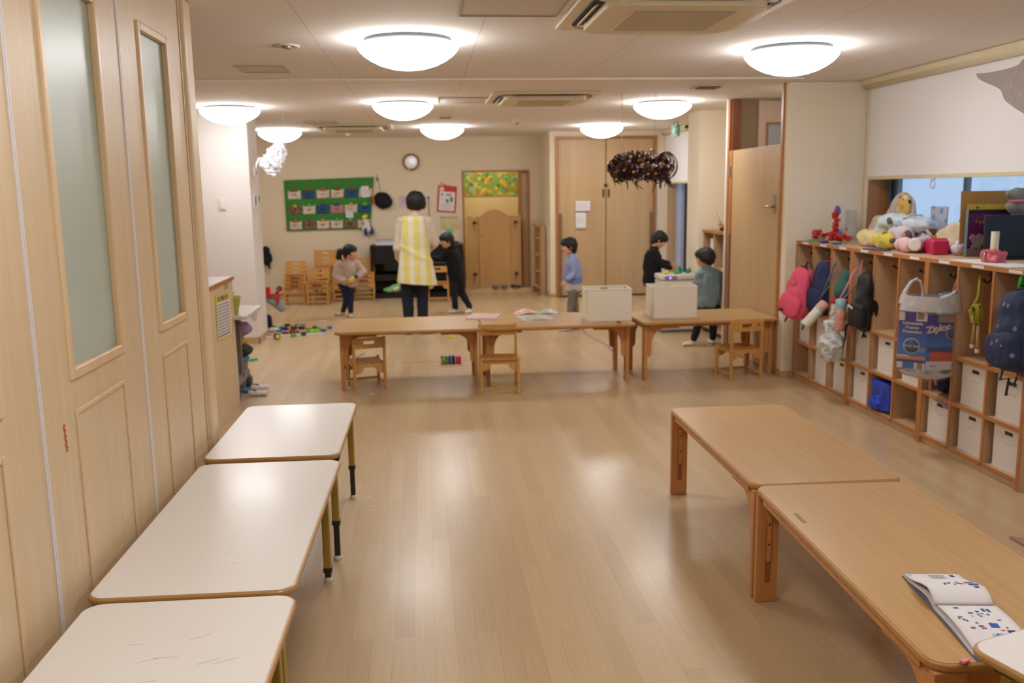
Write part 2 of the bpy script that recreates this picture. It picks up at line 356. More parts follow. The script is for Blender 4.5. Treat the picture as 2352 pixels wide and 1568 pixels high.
# closet block back right (front face y 13.35)
b = MB(); b.box(1.87,1.95,13.35,14.4,0,H); b.box(3.46,3.74,13.35,14.4,0,H); b.box(1.95,3.46,13.35,14.4,2.35,H); b.box(1.95,3.46,14.3,14.4,0,2.35); struct(b.build('wall_closet', WALLC))
b = MB(); b.box(1.862,1.95,13.342,13.35,0,.06); b.box(1.862,1.87,13.35,14.39,0,.06); b.box(3.46,3.6,13.342,13.35,0,.06); struct(b.build('baseboard_closet', OAK))
# right wall with two window openings (plane x 3.62)
b = MB()
b.box(3.62,3.8,-2.2,1.6,0,H); b.box(3.62,3.8,1.6,7.17,0,1.2); b.box(3.62,3.8,1.6,7.17,2.36,H); b.box(3.62,3.8,7.17,12.18,0,H)
b.box(3.62,3.8,12.18,13.33,0,.06); b.box(3.62,3.8,12.18,13.33,2.38,H); b.box(3.62,3.8,13.33,13.4,0,H)
struct(b.build('wall_right', WALLR))
# projecting wall beside the lockers and around the door niche
b = MB(); b.box(2.97,3.62,7.25,7.36,0,H); b.box(3.6,3.62,7.36,8.62,0,H); struct(b.build('wall_niche', WALLR, bevel=.012))
b = MB(); b.box(2.962,3.05,7.242,7.25,0,.06); b.box(2.962,2.97,7.25,7.335,0,.06); struct(b.build('baseboard_niche', OAK))
b = MB(); b.box(2.97,3.62,8.7,8.8,0,H); struct(b.build('wall_niche_back', WALLC))
b = MB(); b.box(3.04,3.62,9.9,10.32,0,H); struct(b.build('wall_column', WALLR))
# things seen through the open transom above the door: brown jamb board, grey board, pale door with a pane
d = bpy.data.objects.new('door_3', None); C.objects.link(d); d.location = (3.1,8.68,0); struct(d)
MB().box(-.125,-.04,-.045,.012,0,H-.004).build('jamb', wood('dark_brown_wood', rgb(150,84,40), rgb(126,66,30), 'Z', 1, .45), d)
MB().box(-.04,.135,-.01,.015,0,H-.005).build('side_panel', mat('grey_beige', rgb(160,138,112), .8), d)
b = MB(); b.box(.135,.22,-.035,.0,0,2.4); b.box(.22,.5,-.035,0,2.19,2.4); b.box(.22,.5,-.035,0,0,1.3); b.box(.4,.5,-.035,0,1.3,2.19); b.build('door_leaf', mat('pale_pinkish_door', rgb(222,200,186), .6), d)
b = MB(); b.box(.21,.23,-.045,-.03,1.28,2.2); b.box(.23,.39,-.045,-.03,2.18,2.2); b.box(.39,.41,-.045,-.03,1.28,2.2); b.build('pane_frame', TRIMW, d)
MB().box(.22,.4,-.03,-.02,1.3,2.19).build('pane', mat('milky_pane', rgb(180,190,196), .3), d)
# door 1: leaf closed in the right side wall, open transom above
d = bpy.data.objects.new('door_1', None); C.objects.link(d); d.location = (2.97,8.05,0); struct(d)
MB().box(-.005,.03,-.66,.53,.012,1.935).build('door_leaf', OAK, d, bevel=.003)
b = MB(); b.box(-.018,.08,-.705,-.665,0,H-.002); b.box(-.018,.1,.61,.65,0,H-.002); b.build('door_frame', TRIMW, d, bevel=.003)
MB().box(-.02,-.01,.655,.685,0,H-.002).build('frame_strip', WALLW, d)
MB().box(-.022,.0,.53,.61,.012,1.15).build('finger_guard', mat('brown_guard', rgb(140,100,70), .5), d, bevel=.004)
MB().box(-.012,.0,.53,.61,1.15,1.935).build('hinge_edge', TRIMW, d)
b = MB(); b.box(-.02,-.005,.55,.6,1.69,1.79); b.build('hinge', GREY, d, bevel=.004)
h = MB().obox((-.008,-.56,1.45),(.006,.05,.16)).build('lock_plate', SILVER, d, bevel=.006)
MB().tube([(-.005,-.56,1.425),(-.055,-.56,1.425),(-.06,-.54,1.425),(-.06,-.43,1.42)],.010).build('door_handle', SILVER, h)
t = thing('ceiling_light','small added fill lamp hidden inside the side room behind the tall door','ceiling light',(3.34,7.62,H))  # unseen lamp, added to brighten what shows through the transom
MB().lathe([(0,-.002),(.10,-.004),(.12,-.03),(.10,-.06),(0,-.07)],seg=28).build('lamp_shade', mat('sideroom_fill_glow',(1,1,1,1),.4,var=0,emit=9,ecol=(1,.95,.92,1)), t)
# closet double door
d = bpy.data.objects.new('door_2', None); C.objects.link(d); d.location = (2.705,13.36,0); struct(d)
b = MB(); b.box(-.755,-.715,-.03,.05,0,2.35); b.box(.715,.755,-.03,.05,0,2.35); b.box(-.715,.715,-.03,.05,2.315,2.35); b.build('door_frame', TRIMW, d, bevel=.003)
for sx in (-1,1):
    b = MB(); b.box(min(sx*.006,sx*.71),max(sx*.006,sx*.71),0,.03,.025,2.312); lf = b.build('door_leaf', OAK, d, bevel=.003)
    b = MB(); b.box(sx*.04-.014,sx*.04+.014,-.012,0,1.465,1.585); b.build('handle', DARKP, lf, bevel=.004)
    b = MB(); b.box(sx*.69-.028,sx*.69+.028,-.035,0,.01,1.24); b.build('finger_guard', mat('guard_brown', rgb(132,92,66), .55), d, bevel=.01)
MB().box(-.03,.03,-.006,0,1.62,1.66).build('latch', DARKP, d, bevel=.004)
MB().box(-.715,.715,.0,.04,.0,.022).build('threshold', DARKP, d)
# window 1 (kitchen side, right) and window 2 (far right)
PANEG = glass('window_glass', (.93,.97,1,1))
FRAMEG = mat('grey_aluminium', rgb(118,120,128), .4, metal=.4); FRAMED = mat('dark_frame', rgb(40,36,36), .5)
d = bpy.data.objects.new('window_1', None); C.objects.link(d); d.location = (3.7,4.4,1.2); struct(d)
b = MB(); b.box(-.085,.1,2.75,2.768,0,1.158); b.box(-.085,.1,-2.8,-2.78,0,1.16); b.box(-.1,.1,-2.8,2.77,-.02,0); b.build('window_jamb', TRIMW, d)
b = MB(); b.box(.08,.12,2.66,2.75,0,1.16); b.build('frame_edge', FRAMED, d)
b = MB()
for y in (2.72,2.60,1.68,-.1,-2.0): b.box(.07,.11,y-.018,y+.018,0,1.16)
b.box(.07,.11,-2.8,2.75,0,.04); b.box(.07,.11,-2.8,2.75,1.12,1.16); b.build('sash', FRAMEG, d, bevel=.003)
for y0,y1 in ((1.7,2.6),(-.08,1.66),(-1.98,-.12)): MB().box(.088,.094,y0,y1,.04,1.12).build('pane', PANEG, d)
d = bpy.data.objects.new('window_2', None); C.objects.link(d); d.location = (3.7,12.75,0); struct(d)
b = MB(); b.box(-.08,.1,.56,.58,.06,2.38); b.box(-.08,.1,-.57,-.55,.06,2.38); b.build('window_jamb', OAK, d)
b = MB()
for y in (.52,.26,-.5): b.box(.04,.09,y-.04,y+.04,.06,2.38)
b.build('sash', mat('lilac_aluminium', rgb(176,172,182), .4), d, bevel=.003); MB().box(.05,.1,.06,.13,.06,2.3).build('frame_edge', FRAMED, d)
MB().box(.07,.076,-.55,.55,.06,2.38).build('pane', PANEG, d)
# ceiling rail across the room
struct(MB().box(-1.75,2.96,6.965,6.995,H-.012,H-.0005).build('trim_1', mat('rail_white', rgb(244,238,230), .5), bevel=.003))
# ---- corridor beyond the gate
CORR = mat('corridor_wall', rgb(236,212,152), .85, var=.02)
sbox('wall_corridor', -.6,3.2,15.75,15.85,0,2.6, CORR)
b = MB(); b.box(-.7,-.6,14.52,15.85,0,2.6); b.box(3.2,3.3,14.52,15.85,0,2.6); struct(b.build('wall_corridor_ends', CORR))
sbox('ceiling_corridor', -.7,3.3,14.52,15.85,2.5,2.6, WALLW)
sbox('floor_corridor', .64,1.70,14.2,14.52,0,.06, wood('pale_step', rgb(222,188,140), rgb(206,170,122), 'X', 1, .4))
sbox('floor_hall', -.7,3.3,14.52,15.85,-.1,.06, FLOOR)
struct(MB().box(-.5,3.1,15.735,15.75,1.50,1.89).build('trim_2', blot('animal_frieze', rgb(130,168,80), [rgb(230,190,60),rgb(220,130,50),rgb(225,180,60),rgb(160,185,170),rgb(70,140,60),rgb(215,200,90)], 15, .5)))
d = bpy.data.objects.new('door_4', None); C.objects.link(d); d.location = (1.16,14.4,0); struct(d)
b = MB(); b.box(-.53,-.5,-.02,.12,0,1.9); b.box(.5,.53,-.02,.12,0,1.9); b.box(-.5,.5,-.02,.12,1.87,1.9); b.build('door_frame', TRIMW, d, bevel=.003)
b = MB(); b.box(.37,.44,.03,.07,1.05,1.87); b.box(.36,.5,.07,.1,.06,1.87); b.build('sliding_leaf_edge', TRIMW, d, bevel=.003)
MB().box(.42,.5,.02,.03,.0,1.85).build('jamb_panel', OAK, d)
b = MB(); b.box(.4,.42,.0,.03,1.25,1.29); b.box(.44,.455,.005,.03,1.35,1.5); b.build('lock', SILVER, d, bevel=.003)

# ---- folding partition, left (plane x -1.0)
STRIP = mat('silver_strip', rgb(226,218,218), .45, metal=0)
FROST = mat('frosted_green_glass', rgb(196,206,192), .35, var=.02, scale=2, trans=.15)
def panel(i, y0, y1):
    d = bpy.data.objects.new('door_%d'%i, None); C.objects.link(d); d.location = (-1.0,y0,0); struct(d); W = y1-y0
    a, z0, z1 = .235, 1.115, 2.19; e = W-.235
    b = MB(); b.box(-.035,0,.006,a,.01,H-.01); b.box(-.035,0,e,W-.006,.01,H-.01); b.box(-.035,0,a,e,.01,z0); b.box(-.035,0,a,e,z1,H-.01); b.build('panel_board', PART, d)
    MB().box(-.02,-.014,a,e,z0,z1).build('glass_pane', FROST, d)
    b = MB()
    for (p,q,r,s_) in ((a-.028,a+.003,z0-.028,z1+.028),(e-.003,e+.028,z0-.028,z1+.028),(a+.003,e-.003,z0-.028,z0+.003),(a+.003,e-.003,z1-.003,z1+.028)):
        b.box(-.014,.009,p,q,r,s_)
    b.build('glazing_frame', PARTM, d, bevel=.006, seg=3)
    b = MB()
    for (p,q,r,s_) in ((a-.01,a+.006,.1,1.0),(e-.006,e+.01,.1,1.0),(a+.006,e-.006,.984,1.0),(a+.006,e-.006,.1,.116)): b.box(-.002,.006,p,q,r,s_)
    b.build('panel_moulding', PARTM, d, bevel=.004)
    b = MB(); b.box(-.03,.004,-.010,-.0015,.01,H-.01); b.box(-.03,.004,.0015,.010,.01,H-.01); b.build('edge_strip', STRIP, d, bevel=.001)
    return d
panel(5,.62,1.505); panel(6,1.505,2.395)
p7 = panel(7,2.395,3.285); panel(8,3.285,4.10)
b = MB(); random.seed(9)
pts = [(.002,.137+.0045*math.sin(i*2.4)+.0005*i,.982-.006*i) for i in range(14)]
b.tube(pts,.0026,6); b.build('crayon_mark', mat('crayon_pink', rgb(222,120,95), .8), p7)
d = bpy.data.objects.new('trim_3', None); C.objects.link(d); d.location = (-1.0,4.10,0); struct(d)
b = MB(); b.prism(rr(-.14,.02,.012,.17,.035), 'Z', 0, H-.005); b.box(-.1,.004,.0,.012,0,H-.005); b.build('end_post', PART, d)

# ================= CEILING FITTINGS =================
LAMPM = mat('lamp_glow', (1,1,1,1), .4, var=0, emit=LAMP, ecol=LAMPCOL)
BASEM = mat('lamp_base', rgb(26,30,28), .7)
def lamp(loc, label):
    t = thing('ceiling_light', label, 'ceiling light', loc, 0, 'round ceiling lights')
    b = MB(); b.lathe([(0,0),(.240,0),(.244,-.020),(.2,-.026)],seg=40); b.build('lamp_base', BASEM, t)
    b = MB(); b.lathe([(0,-.024),(.236,-.026),(.262,-.032),(.277,-.044),(.270,-.060),(.246,-.086),(.208,-.112),(.160,-.136),(.10,-.154),(.05,-.162),(0,-.165)],seg=48); b.build('lamp_shade', LAMPM, t)
    return t
lamps = [((-.05,5.2,H),'large round glowing ceiling light nearest the camera left of the big air conditioner'),
 ((2.25,5.5,H),'large round glowing ceiling light in front of the roller blind wall'),
 ((-1.80,9.13,H),'round glowing ceiling light right before the white pillar, cut by the folding partition'),
 ((-.15,8.78,H),'round glowing ceiling light in the middle, left of the small air conditioner'),
 ((2.35,8.87,H),'round glowing ceiling light above and right of the tinsel wreath'),
 ((-1.84,12.5,H),'round glowing ceiling light above the hanging white plastic bag'),
 ((.29,12.1,H),'round glowing ceiling light above the wall mirror and the gate'),
 ((2.39,12.1,H),'round glowing ceiling light in front of the closet doors'),
 ((-.05,1.7,H),'round glowing ceiling light over the white tables, behind the frame'),
 ((2.25,1.9,H),'round glowing ceiling light over the wooden tables, behind the frame')]
l0 = lamp(*lamps[0])
for loc, lb in lamps[1:]: copytree(l0, loc, 0, lb)
tc_ = thing('ceiling_light','small ceiling light in the corridor beyond the gate','ceiling light',(1.1,15.1,2.5))
MB().lathe([(0,-.002),(.16,-.004),(.19,-.03),(.16,-.07),(0,-.09)],seg=32).build('lamp_shade', mat('corridor_glow',(1,1,1,1),.4,var=0,emit=26,ecol=(1,.90,.74,1)), tc_)
ACP = mat('aircon_plastic', rgb(226,212,184), .5, var=.02); ACG = check('aircon_grille', rgb(200,186,156), rgb(170,154,124), .012, 'Y', .8, .6, .35)
SLOT = mat('slot_dark', rgb(30,26,24), .6)
def aircon(loc, label):
    t = thing('air_conditioner', label, 'air conditioner', (loc[0],loc[1],loc[2]-.001), 0, 'ceiling cassette air conditioners')
    b = MB(); b.prism(rr(-.475,.475,-.475,.475,.02),'Z',-.018,0); b.build('outer_panel', ACP, t, bevel=.004)
    b = MB(); b.prism(rr(-.42,.42,-.42,.42,.16,10),'Z',-.024,-.017); b.build('air_slot', SLOT, t)
    b = MB(); b.prism(rr(-.365,.365,-.365,.365,.12,8),'Z',-.055,-.02); b.build('centre_panel', ACP, t, bevel=.008)
    b = MB(); b.box(-.23,.23,-.24,.24,-.06,-.054); b.build('grille', ACG, t)
    for k in range(4):
        T = Matrix.Rotation(k*PI/2,4,'Z')
        b = MB(); b.box(-.23,.23,-.010,.010,-.003,.003,T=T@Matrix.Translation((0,-.393,-.030))@Matrix.Rotation(.5,4,'X')); b.build('louver', ACP, t, bevel=.002)
    for k in range(4):
        T = Matrix.Rotation(k*PI/2+PI/4,4,'Z'); b = MB(); b.box(-.06,.06,-.03,.03,-.026,-.02,T=T@Matrix.Translation((0,-.475,0))); b.build('corner_cover', ACP, t)
    return t
a0 = aircon((1.18,4.33,H),'large cream ceiling cassette air conditioner nearest the camera')
copytree(a0,(1.1,8.38,H-.001),0,'cream ceiling cassette air conditioner in the middle of the ceiling left of the wreath ribbon')
copytree(a0,(-.83,12.02,H-.001),0,'cream ceiling cassette air conditioner farthest back above the pocket organiser')
PFR = mat('hatch_frame', rgb(176,160,142), .5); CEILP = mat('hatch_panel', rgb(214,202,190), .9, var=.01)
for x0,x1,y0,y1,lb in ((.19,.67,4.03,4.51,'access hatch beside the large air conditioner at the top of the picture'),(-1.2,-.87,6.24,6.58,'small access hatch on the ceiling left of the nearest round light'),(.17,.65,8.36,8.85,'access hatch beside the middle air conditioner'),(-1.35,-.98,11.0,11.4,'faint access hatch before the farthest air conditioner')):
    t = thing('ceiling_hatch', 'square '+lb, 'access hatch', ((x0+x1)/2,(y0+y1)/2,H), 0, 'ceiling access hatches'); hx,hy = (x1-x0)/2,(y1-y0)/2
    b = MB()
    for q in ((-hx,hx,-hy,-hy+.014),(-hx,hx,hy-.014,hy),(-hx,-hx+.014,-hy+.014,hy-.014),(hx-.014,hx,-hy+.014,hy-.014)): b.box(*q,-.008,0)
    b.build('hatch_frame', PFR, t); MB().box(-hx+.016,hx-.016,-hy+.016,hy-.016,-.003,0).build('hatch_panel', CEILP, t)
for x,y,w_,lb in ((2.38,7.55,.24,'small square ceiling vent with grey slats before the open transom'),(.29,10.5,.17,'small ceiling vent in front of the light near the mirror')):
    t = thing('ceiling_vent', lb, 'vent', (x,y,H))
    b = MB(); b.prism(rr(-w_/2,w_/2,-w_/2,w_/2,.01),'Z',-.012,0); b.build('vent_frame', CEILP, t, bevel=.003)
    b = MB()
    for k in range(6): b.obox((0,-w_*.3+k*w_*.12,-.016),(w_*.7,w_*.09,.004),(.4,0,0))
    b.build('slats', mat('vent_slat', rgb(140,124,104), .6), t)
t = thing('recessed_spotlight','small unlit recessed spotlight on the ceiling upper left','spotlight',(-.736,5.43,H))
MB().lathe([(.075,0),(.075,-.006),(.055,-.008),(.045,-.002),(0,-.001)],seg=28).build('trim_ring', CEILP, t)
MB().ell((.0,0,-.008),(.03,.03,.016)).build('reflector', SILVER, t)
t = thing('smoke_detector','small round white smoke detector on the ceiling right of the middle light','smoke detector',(1.165,11.1,H))
MB().lathe([(.05,0),(.05,-.02),(.035,-.035),(0,-.037)],seg=24).build('detector_base', WHITEP, t); MB().lathe([(.02,-.036),(.018,-.05),(0,-.052)],seg=16).build('sensor', GREY, t)
t = thing('smoke_detector','tiny white detector on the ceiling by the far pillar light','smoke detector',(-1.02,13.4,H))
MB().lathe([(.04,0),(.04,-.02),(.02,-.04),(0,-.042)],seg=20).build('detector_base', WHITEP, t)
# exit sign
t = thing('exit_sign','small green and white emergency exit sign hanging edge-on before the far window','exit sign',(3.25,11.6,H))
b = MB(); b.box(-.022,.022,-.12,.12,-.19,-.035); b.build('sign_case', WHITEP, t, bevel=.004)
b = MB(); b.box(-.006,.006,-.09,-.08,-.035,0); b.box(-.006,.006,.08,.09,-.035,0); b.build('bracket', GREY, t)
b = MB(); b.box(-.026,-.0225,-.11,.11,-.18,-.045); b.box(-.02,.02,-.124,-.1205,-.18,-.045); sf = b.build('sign_face', blot('exit_green', rgb(90,190,160), [rgb(225,240,235),rgb(90,190,160)], 30, .45, .4), t)
b = MB(); b.ell((-.027,.0,-.07),(.002,.012,.012)); b.obox((-.027,0,-.1),(.003,.02,.04),(.3,0,0)); b.obox((-.027,.012,-.13),(.003,.01,.04),(.6,0,0)); b.obox((-.027,-.012,-.13),(.003,.01,.04),(-.6,0,0)); b.build('running_figure', mat('exit_white', rgb(240,250,245), .5, var=0, emit=.7), sf)

# ================= TABLES =================
def white_table(label, x, y, rz, W, D, z, ext=.18, insx=.06, group='white tables along the partition'):
    """origin at the table's floor centre; D runs along y"""
    t = thing('white_table', label, 'table', (x,y,0), rz, group)
    b = MB(); b.prism(rr(-W/2,W/2,-D/2,D/2,.055,8),'Z',z-.022,z-.001); b.build('edge_band', TABLEE, t, bevel=.009, seg=3)
    b = MB(); b.prism(rr(-W/2+.009,W/2-.009,-D/2+.009,D/2-.009,.048,8),'Z',z-.005,z); b.build('tabletop', TABLEW, t)
    b = MB()
    for s_ in (-1,1): b.box(-W/2+.07,W/2-.07,s_*(D/2-.11)-.012,s_*(D/2-.11)+.012,z-.055,z-.022); b.box(s_*(W/2-.07)-.012,s_*(W/2-.07)+.012,-D/2+.1,D/2-.1,z-.055,z-.022)
    b.build('underframe', OLIVE, t)
    for sx in (-1,1):
        for sy_ in (-1,1):
            px,py = sx*(W/2-insx), sy_*(D/2-.085)
            b = MB(); b.prism(rr(px-.016,px+.016,py-.016,py+.016,.006,3),'Z',ext,z-.022); lg = b.build('leg', OLIVE, t)
            b = MB(); b.prism(rr(px-.018,px+.018,py-.018,py+.018,.006,3),'Z',ext-.008,ext+.012); b.prism(rr(px-.0125,px+.0125,py-.0125,py+.0125,.005,3),'Z',.018,ext); b.build('leg_extension', DARKP, lg)
            b = MB(); b.lathe([(.017,0),(.019,.006),(.015,.02),(0,.02)],(px,py,0),16); b.build('foot', WHITEP, lg)
            b = MB(); b.box(px-.03,px+.03,py-.03,py+.03,z-.045,z-.022); b.build('corner_bracket', DARKP, t, bevel=.008)
    return t
t1 = white_table('white laminate table farthest along the partition, its black leg tips long', -.665,4.265,rad(-.6),.575,.98,.5,.17,.036)
t2 = white_table('white laminate table in the middle of the row, mirroring a ceiling light', -.668,3.085,rad(-1.0),.58,1.27,.5,.05,.068)
t3 = white_table('white laminate table nearest the camera at lower left, scratched top', -.672,1.81,rad(-1.0),.575,1.24,.5,.1)
def scr(t, name, lines, m, z=.5003):
    b = MB()
    for p in lines: b.tube([(x,y,z) for x,y in p], .0004, 4)
    b.build(name, m, t)
SCR = mat('scratch_grey', rgb(204,192,186), .7)
random.seed(3)
scr(t3,'scratches',[[(u,v),(u+.03+random.random()*.04,v+random.uniform(.0,.03))] for u,v in [(random.uniform(-.10,.14),random.uniform(.1,.42)) for _ in range(9)]],SCR)
scr(t2,'scratches',[[(.07,-.42),(.09,-.42)],[(.03,-.35),(.05,-.33)],[(-.05,.1),(-.03,.11)]],SCR)
# the rotated white table whose corner rests over the end of the wooden table
white_table('white laminate table corner overlapping the near wooden table at lower right', 1.228+.33*math.cos(rad(17))+.6*math.sin(rad(17)), 1.868+.33*math.sin(rad(17))-.6*math.cos(rad(17)), rad(17), .66,1.2,.535,.12,.06,'white table at lower right')

def wood_table(label, x, y, rz, Lx, D, z, mtop, group, inx=.03, iny=.05, logo=False, arch=(-1,1)):
    """long side along local x"""
    t = thing('wooden_table', label, 'table', (x,y,0), rz, group)
    b = MB(); b.prism(rr(-Lx/2,Lx/2,-D/2,D/2,.05,8),'Z',z-.024,z-.001); b.build('edge_band', BEECHE, t, bevel=.008, seg=3)
    b = MB(); b.prism(rr(-Lx/2+.006,Lx/2-.006,-D/2+.006,D/2-.006,.045,8),'Z',z-.005,z); b.build('tabletop', mtop, t)
    for sy_ in (-1,1):
        b = MB(); yy = sy_*(D/2-iny-.012)
        b.box(-Lx/2+.08,Lx/2-.08,yy-.009,yy+.009,z-.05,z-.024); b.build('side_rail', BEECHL, t)
    for sx in (-1,1):
        b = MB(); xx = sx*(Lx/2-inx-.04); b.box(xx-.01,xx+.01,-D/2+iny+.05,D/2-iny-.05,z-.08,z-.024); b.build('end_rail', BEECHL, t)
        for sy_ in (-1,1):
            ox,oy = sx*(Lx/2-inx), sy_*(D/2-iny)          # outer corner of the leg
            b = MB()
            b.box(min(ox,ox-sx*.028),max(ox,ox-sx*.028),min(oy,oy-sy_*.085),max(oy,oy-sy_*.085),0,z-.024)   # board across the short side
            lg = b.build('leg', BEECHL, t, bevel=.004)
            # slotted height adjuster on the outer face of the board
            b = MB(); b.prism([(xx_-0,zz) for xx_,zz in rr(oy-sy_*.045-.011,oy-sy_*.045+.011,.08,.34,.010,4)],'X',min(ox-sx*.0292,ox-sx*.028),max(ox-sx*.0292,ox-sx*.028)); sl = b.build('slot', mat('slot_wood', rgb(150,92,50), .6), lg)
            b = MB(); b.prism([(xx_-0,zz) for xx_,zz in rr(oy-sy_*.045-.008,oy-sy_*.045+.008,.17,.36,.006,4)],'X',min(ox-sx*.028,ox-sx*.036),max(ox-sx*.028,ox-sx*.036)); b.build('height_bar', BEECHL, lg)
            b = MB(); b.cyl((ox-sx*.036,oy-sy_*.045,.24),(ox-sx*.038,oy-sy_*.045,.24),.004); b.cyl((ox-sx*.036,oy-sy_*.045,.32),(ox-sx*.038,oy-sy_*.045,.32),.004); b.build('bolt', DARKP, sl)
            if sx not in arch: continue
            # arched bracket under the top along the long side
            p = [(ox-sx*.028,.20),(ox-sx*.028,z-.024),(ox-sx*.30,z-.024),(ox-sx*.30,z-.066)]
            for k in range(9): a = PI/2*k/8; p.append((ox-sx*(.17-.105*math.sin(a)), z-.066-.13*(1-math.cos(a))))
            p.append((ox-sx*.062,.22)); p.append((ox-sx*.05,.20))
            b = MB(); b.prism(p,'Y',min(oy-sy_*.012,oy-sy_*.034),max(oy-sy_*.012,oy-sy_*.034)); b.build('arch_bracket', BEECHL, t)
    if logo:
        MB().box(Lx/2-.40,Lx/2-.31,D/2-.055,D/2-.04,z,z+.0008).build('maker_mark', mat('gold_mark', rgb(150,110,50), .5), t)
        for k in range(6): pass
    return t
G1 = 'wooden tables in the row across the room'
wood_table('low beech table at the left end of the row across the room', -.14,7.61,0,1.18,.80,.5,BEECHX,G1,.03,.14)
wood_table('low beech table in the middle of the row, holding magazines and a white box', 1.09,7.62,rad(.5),1.26,.80,.5,BEECHX,G1,.03,.14)
wood_table('low beech table at the right end of the row against the door', 2.36,7.62,rad(1.2),1.17,.70,.5,BEECHX,G1,.03,.06)
G2 = 'wooden tables near the camera on the right'
BEECHY = wood('beech_long', rgb(197,156,102), rgb(185,142,88), 'X', .8, .36, fine=80, coat=.05)
wood_table('low beech table behind the one with the open booklet, empty top', 1.547,3.875,rad(89.2),1.265,.61,.464,BEECHY,G2,.004,.008,False,(-1,))
wood_table('low beech table nearest the camera, open booklet lying on it', 1.508,2.560,rad(87.6),1.34,.60,.464,BEECHY,G2,.004,.008,True,(-1,))

# ================= CHAIRS =================
def chair(label, loc, rz, group, w=.30, seat=.27, back=.52, d=.27):
    """child's chair; faces -y locally (front legs at -y)"""
    t = thing('wooden_chair', label, 'chair', loc, rz, group); hw = w/2; t_ = .011
    b = MB(); b.prism(rr(-hw+.016,hw-.016,-d/2-.01,d/2-.02,.03),'Z',seat-.012,seat); b.build('seat', CHAIRS_, t, bevel=.004)
    b = MB(); z0,z1 = back-.095,back-.005; y = d/2-.004; sh = .045   # board with a hand slot
    b.box(-hw+.02,-sh,y-.007,y+.007,z0,z1); b.box(sh,hw-.02,y-.007,y+.007,z0,z1)
    b.box(-sh,sh,y-.007,y+.007,z0,z0+.036); b.box(-sh,sh,y-.007,y+.007,z1-.028,z1); b.build('backrest', CHAIRW, t, bevel=.003)
    for sx in (-1,1):
        b = MB(); x0 = sx*(hw-.011)
        b.prism([(d/2-.018,0),(d/2+.010,0),(d/2+.010,back-.01),(d/2+.002,back),(d/2-.008,back),(d/2-.018,back-.012)],'X',x0-t_,x0+t_); b.build('back_leg', CHAIRW, t, bevel=.004)
        b = MB(); b.prism([(-d/2-.015,0),(-d/2+.010,0),(-d/2+.030,seat-.012),(-d/2-.012,seat+.012)],'X',x0-t_,x0+t_); b.build('front_leg', CHAIRW, t, bevel=.004)
        b = MB(); b.prism([(-d/2+.01,seat-.035),(d/2-.018,seat-.035),(d/2-.018,seat-.012),(-d/2+.01,seat-.012)],'X',x0-t_*.7,x0+t_*.7); b.build('side_rail', CHAIRW, t)
        b = MB(); b.tube([(x0,-d/2,.045),(x0,d/2,.045)],.008,8); b.build('side_stretcher', CHAIRW, t)
    for yy in (-d/2+.012, d/2-.012):
        p = [(-hw+.022,seat-.012),(-hw+.022,seat-.095)]
        for k in range(7): a = PI/2*k/6; p.append((-hw+.03+.06*math.sin(a), seat-.095+.052*(1-math.cos(a))))
        for k in range(7): a = PI/2*(1-k/6); p.append((hw-.03-.06*math.sin(a), seat-.095+.052*(1-math.cos(a))))
        p += [(hw-.022,seat-.095),(hw-.022,seat-.012)]
        b = MB(); b.prism(p,'Y',yy-.006,yy+.006); b.build('arched_apron', CHAIRW, t)
    b = MB(); b.box(-hw+.02,hw-.02,-d/2-.006,-d/2+.006,.038,.058); b.build('front_stretcher', CHAIRW, t, bevel=.002)
    return t
GC = 'small chairs at the row of tables'
c1 = chair('small beech chair with green dot on its back, under the row\'s left end',(-.50,7.475,0),rad(180+16),GC,.275,.225,.435,.25)
MB().cyl((-.085,.132,.405),(-.085,.136,.405),.009,seg=16).build('green_sticker', GREEN, c1)
c2 = chair('small beech chair facing the camera before the tables\' first joint',(.575,7.13,0),rad(-1.5),GC,.315,.285,.53,.26)
c3 = chair('small beech chair with red dot on its back, at the row\'s right end',(2.64,7.36,0),rad(180+9),GC,.30,.265,.50,.26)
MB().cyl((-.1,.136,.46),(-.1,.140,.46),.010,seg=16).build('red_sticker', RED, c3)
GS = 'stacked chairs at the back wall'
cs = chair('lowest small chair of the left front stack at the back wall',(-1.865,13.35,0),0,GS,.30,.26,.44,.25)
words = ['second','third','topmost']
for k in range(3): copytree(cs,(-1.865+.004*k,13.35+.012*(k+1),.062*(k+1)-.002),rad(1.5*k),'%s small chair counted upward in the left front stack at the back wall'%words[k])
cs2 = chair('lowest small chair of the stack just right of the left front stack',(-1.53,13.28,0),0,GS,.31,.27,.45,.26)
copytree(cs2,(-1.53,13.295,.07),rad(-1),'top chair with slotted back on the two-high stack just right of the left front stack')
cs3 = chair('lowest chair of the tallest stack against the back wall',(-1.49,13.95,0),0,GS,.34,.3,.54,.28)
for k,wd in enumerate(('second chair up','third chair up','topmost chair')): copytree(cs3,(-1.49,13.97+.012*k,.065*(k+1)),rad(k),'%s of the tallest stack against the back wall'%wd)
cs4 = chair('lowest chair of the stack behind the ponytailed child, left one',(-1.19,13.6,0),0,GS,.31,.28,.50,.27)
copytree(cs4,(-1.19,13.615,.065),0,'second chair of the left stack behind the ponytailed child'); copytree(cs4,(-1.19,13.63,.13),0,'topmost chair of the left stack behind the ponytailed child')
copytree(cs4,(-.90,13.75,0),0,'lowest chair of the stack against the black organ'); copytree(cs4,(-.90,13.765,.065),0,'second chair of the stack against the black organ'); copytree(cs4,(-.90,13.78,.13),0,'topmost chair of the stack against the black organ')
copytree(cs4,(.20,13.35,0),0,'single wooden chair in front of the organ, partly behind the boy in black','chair by the organ')
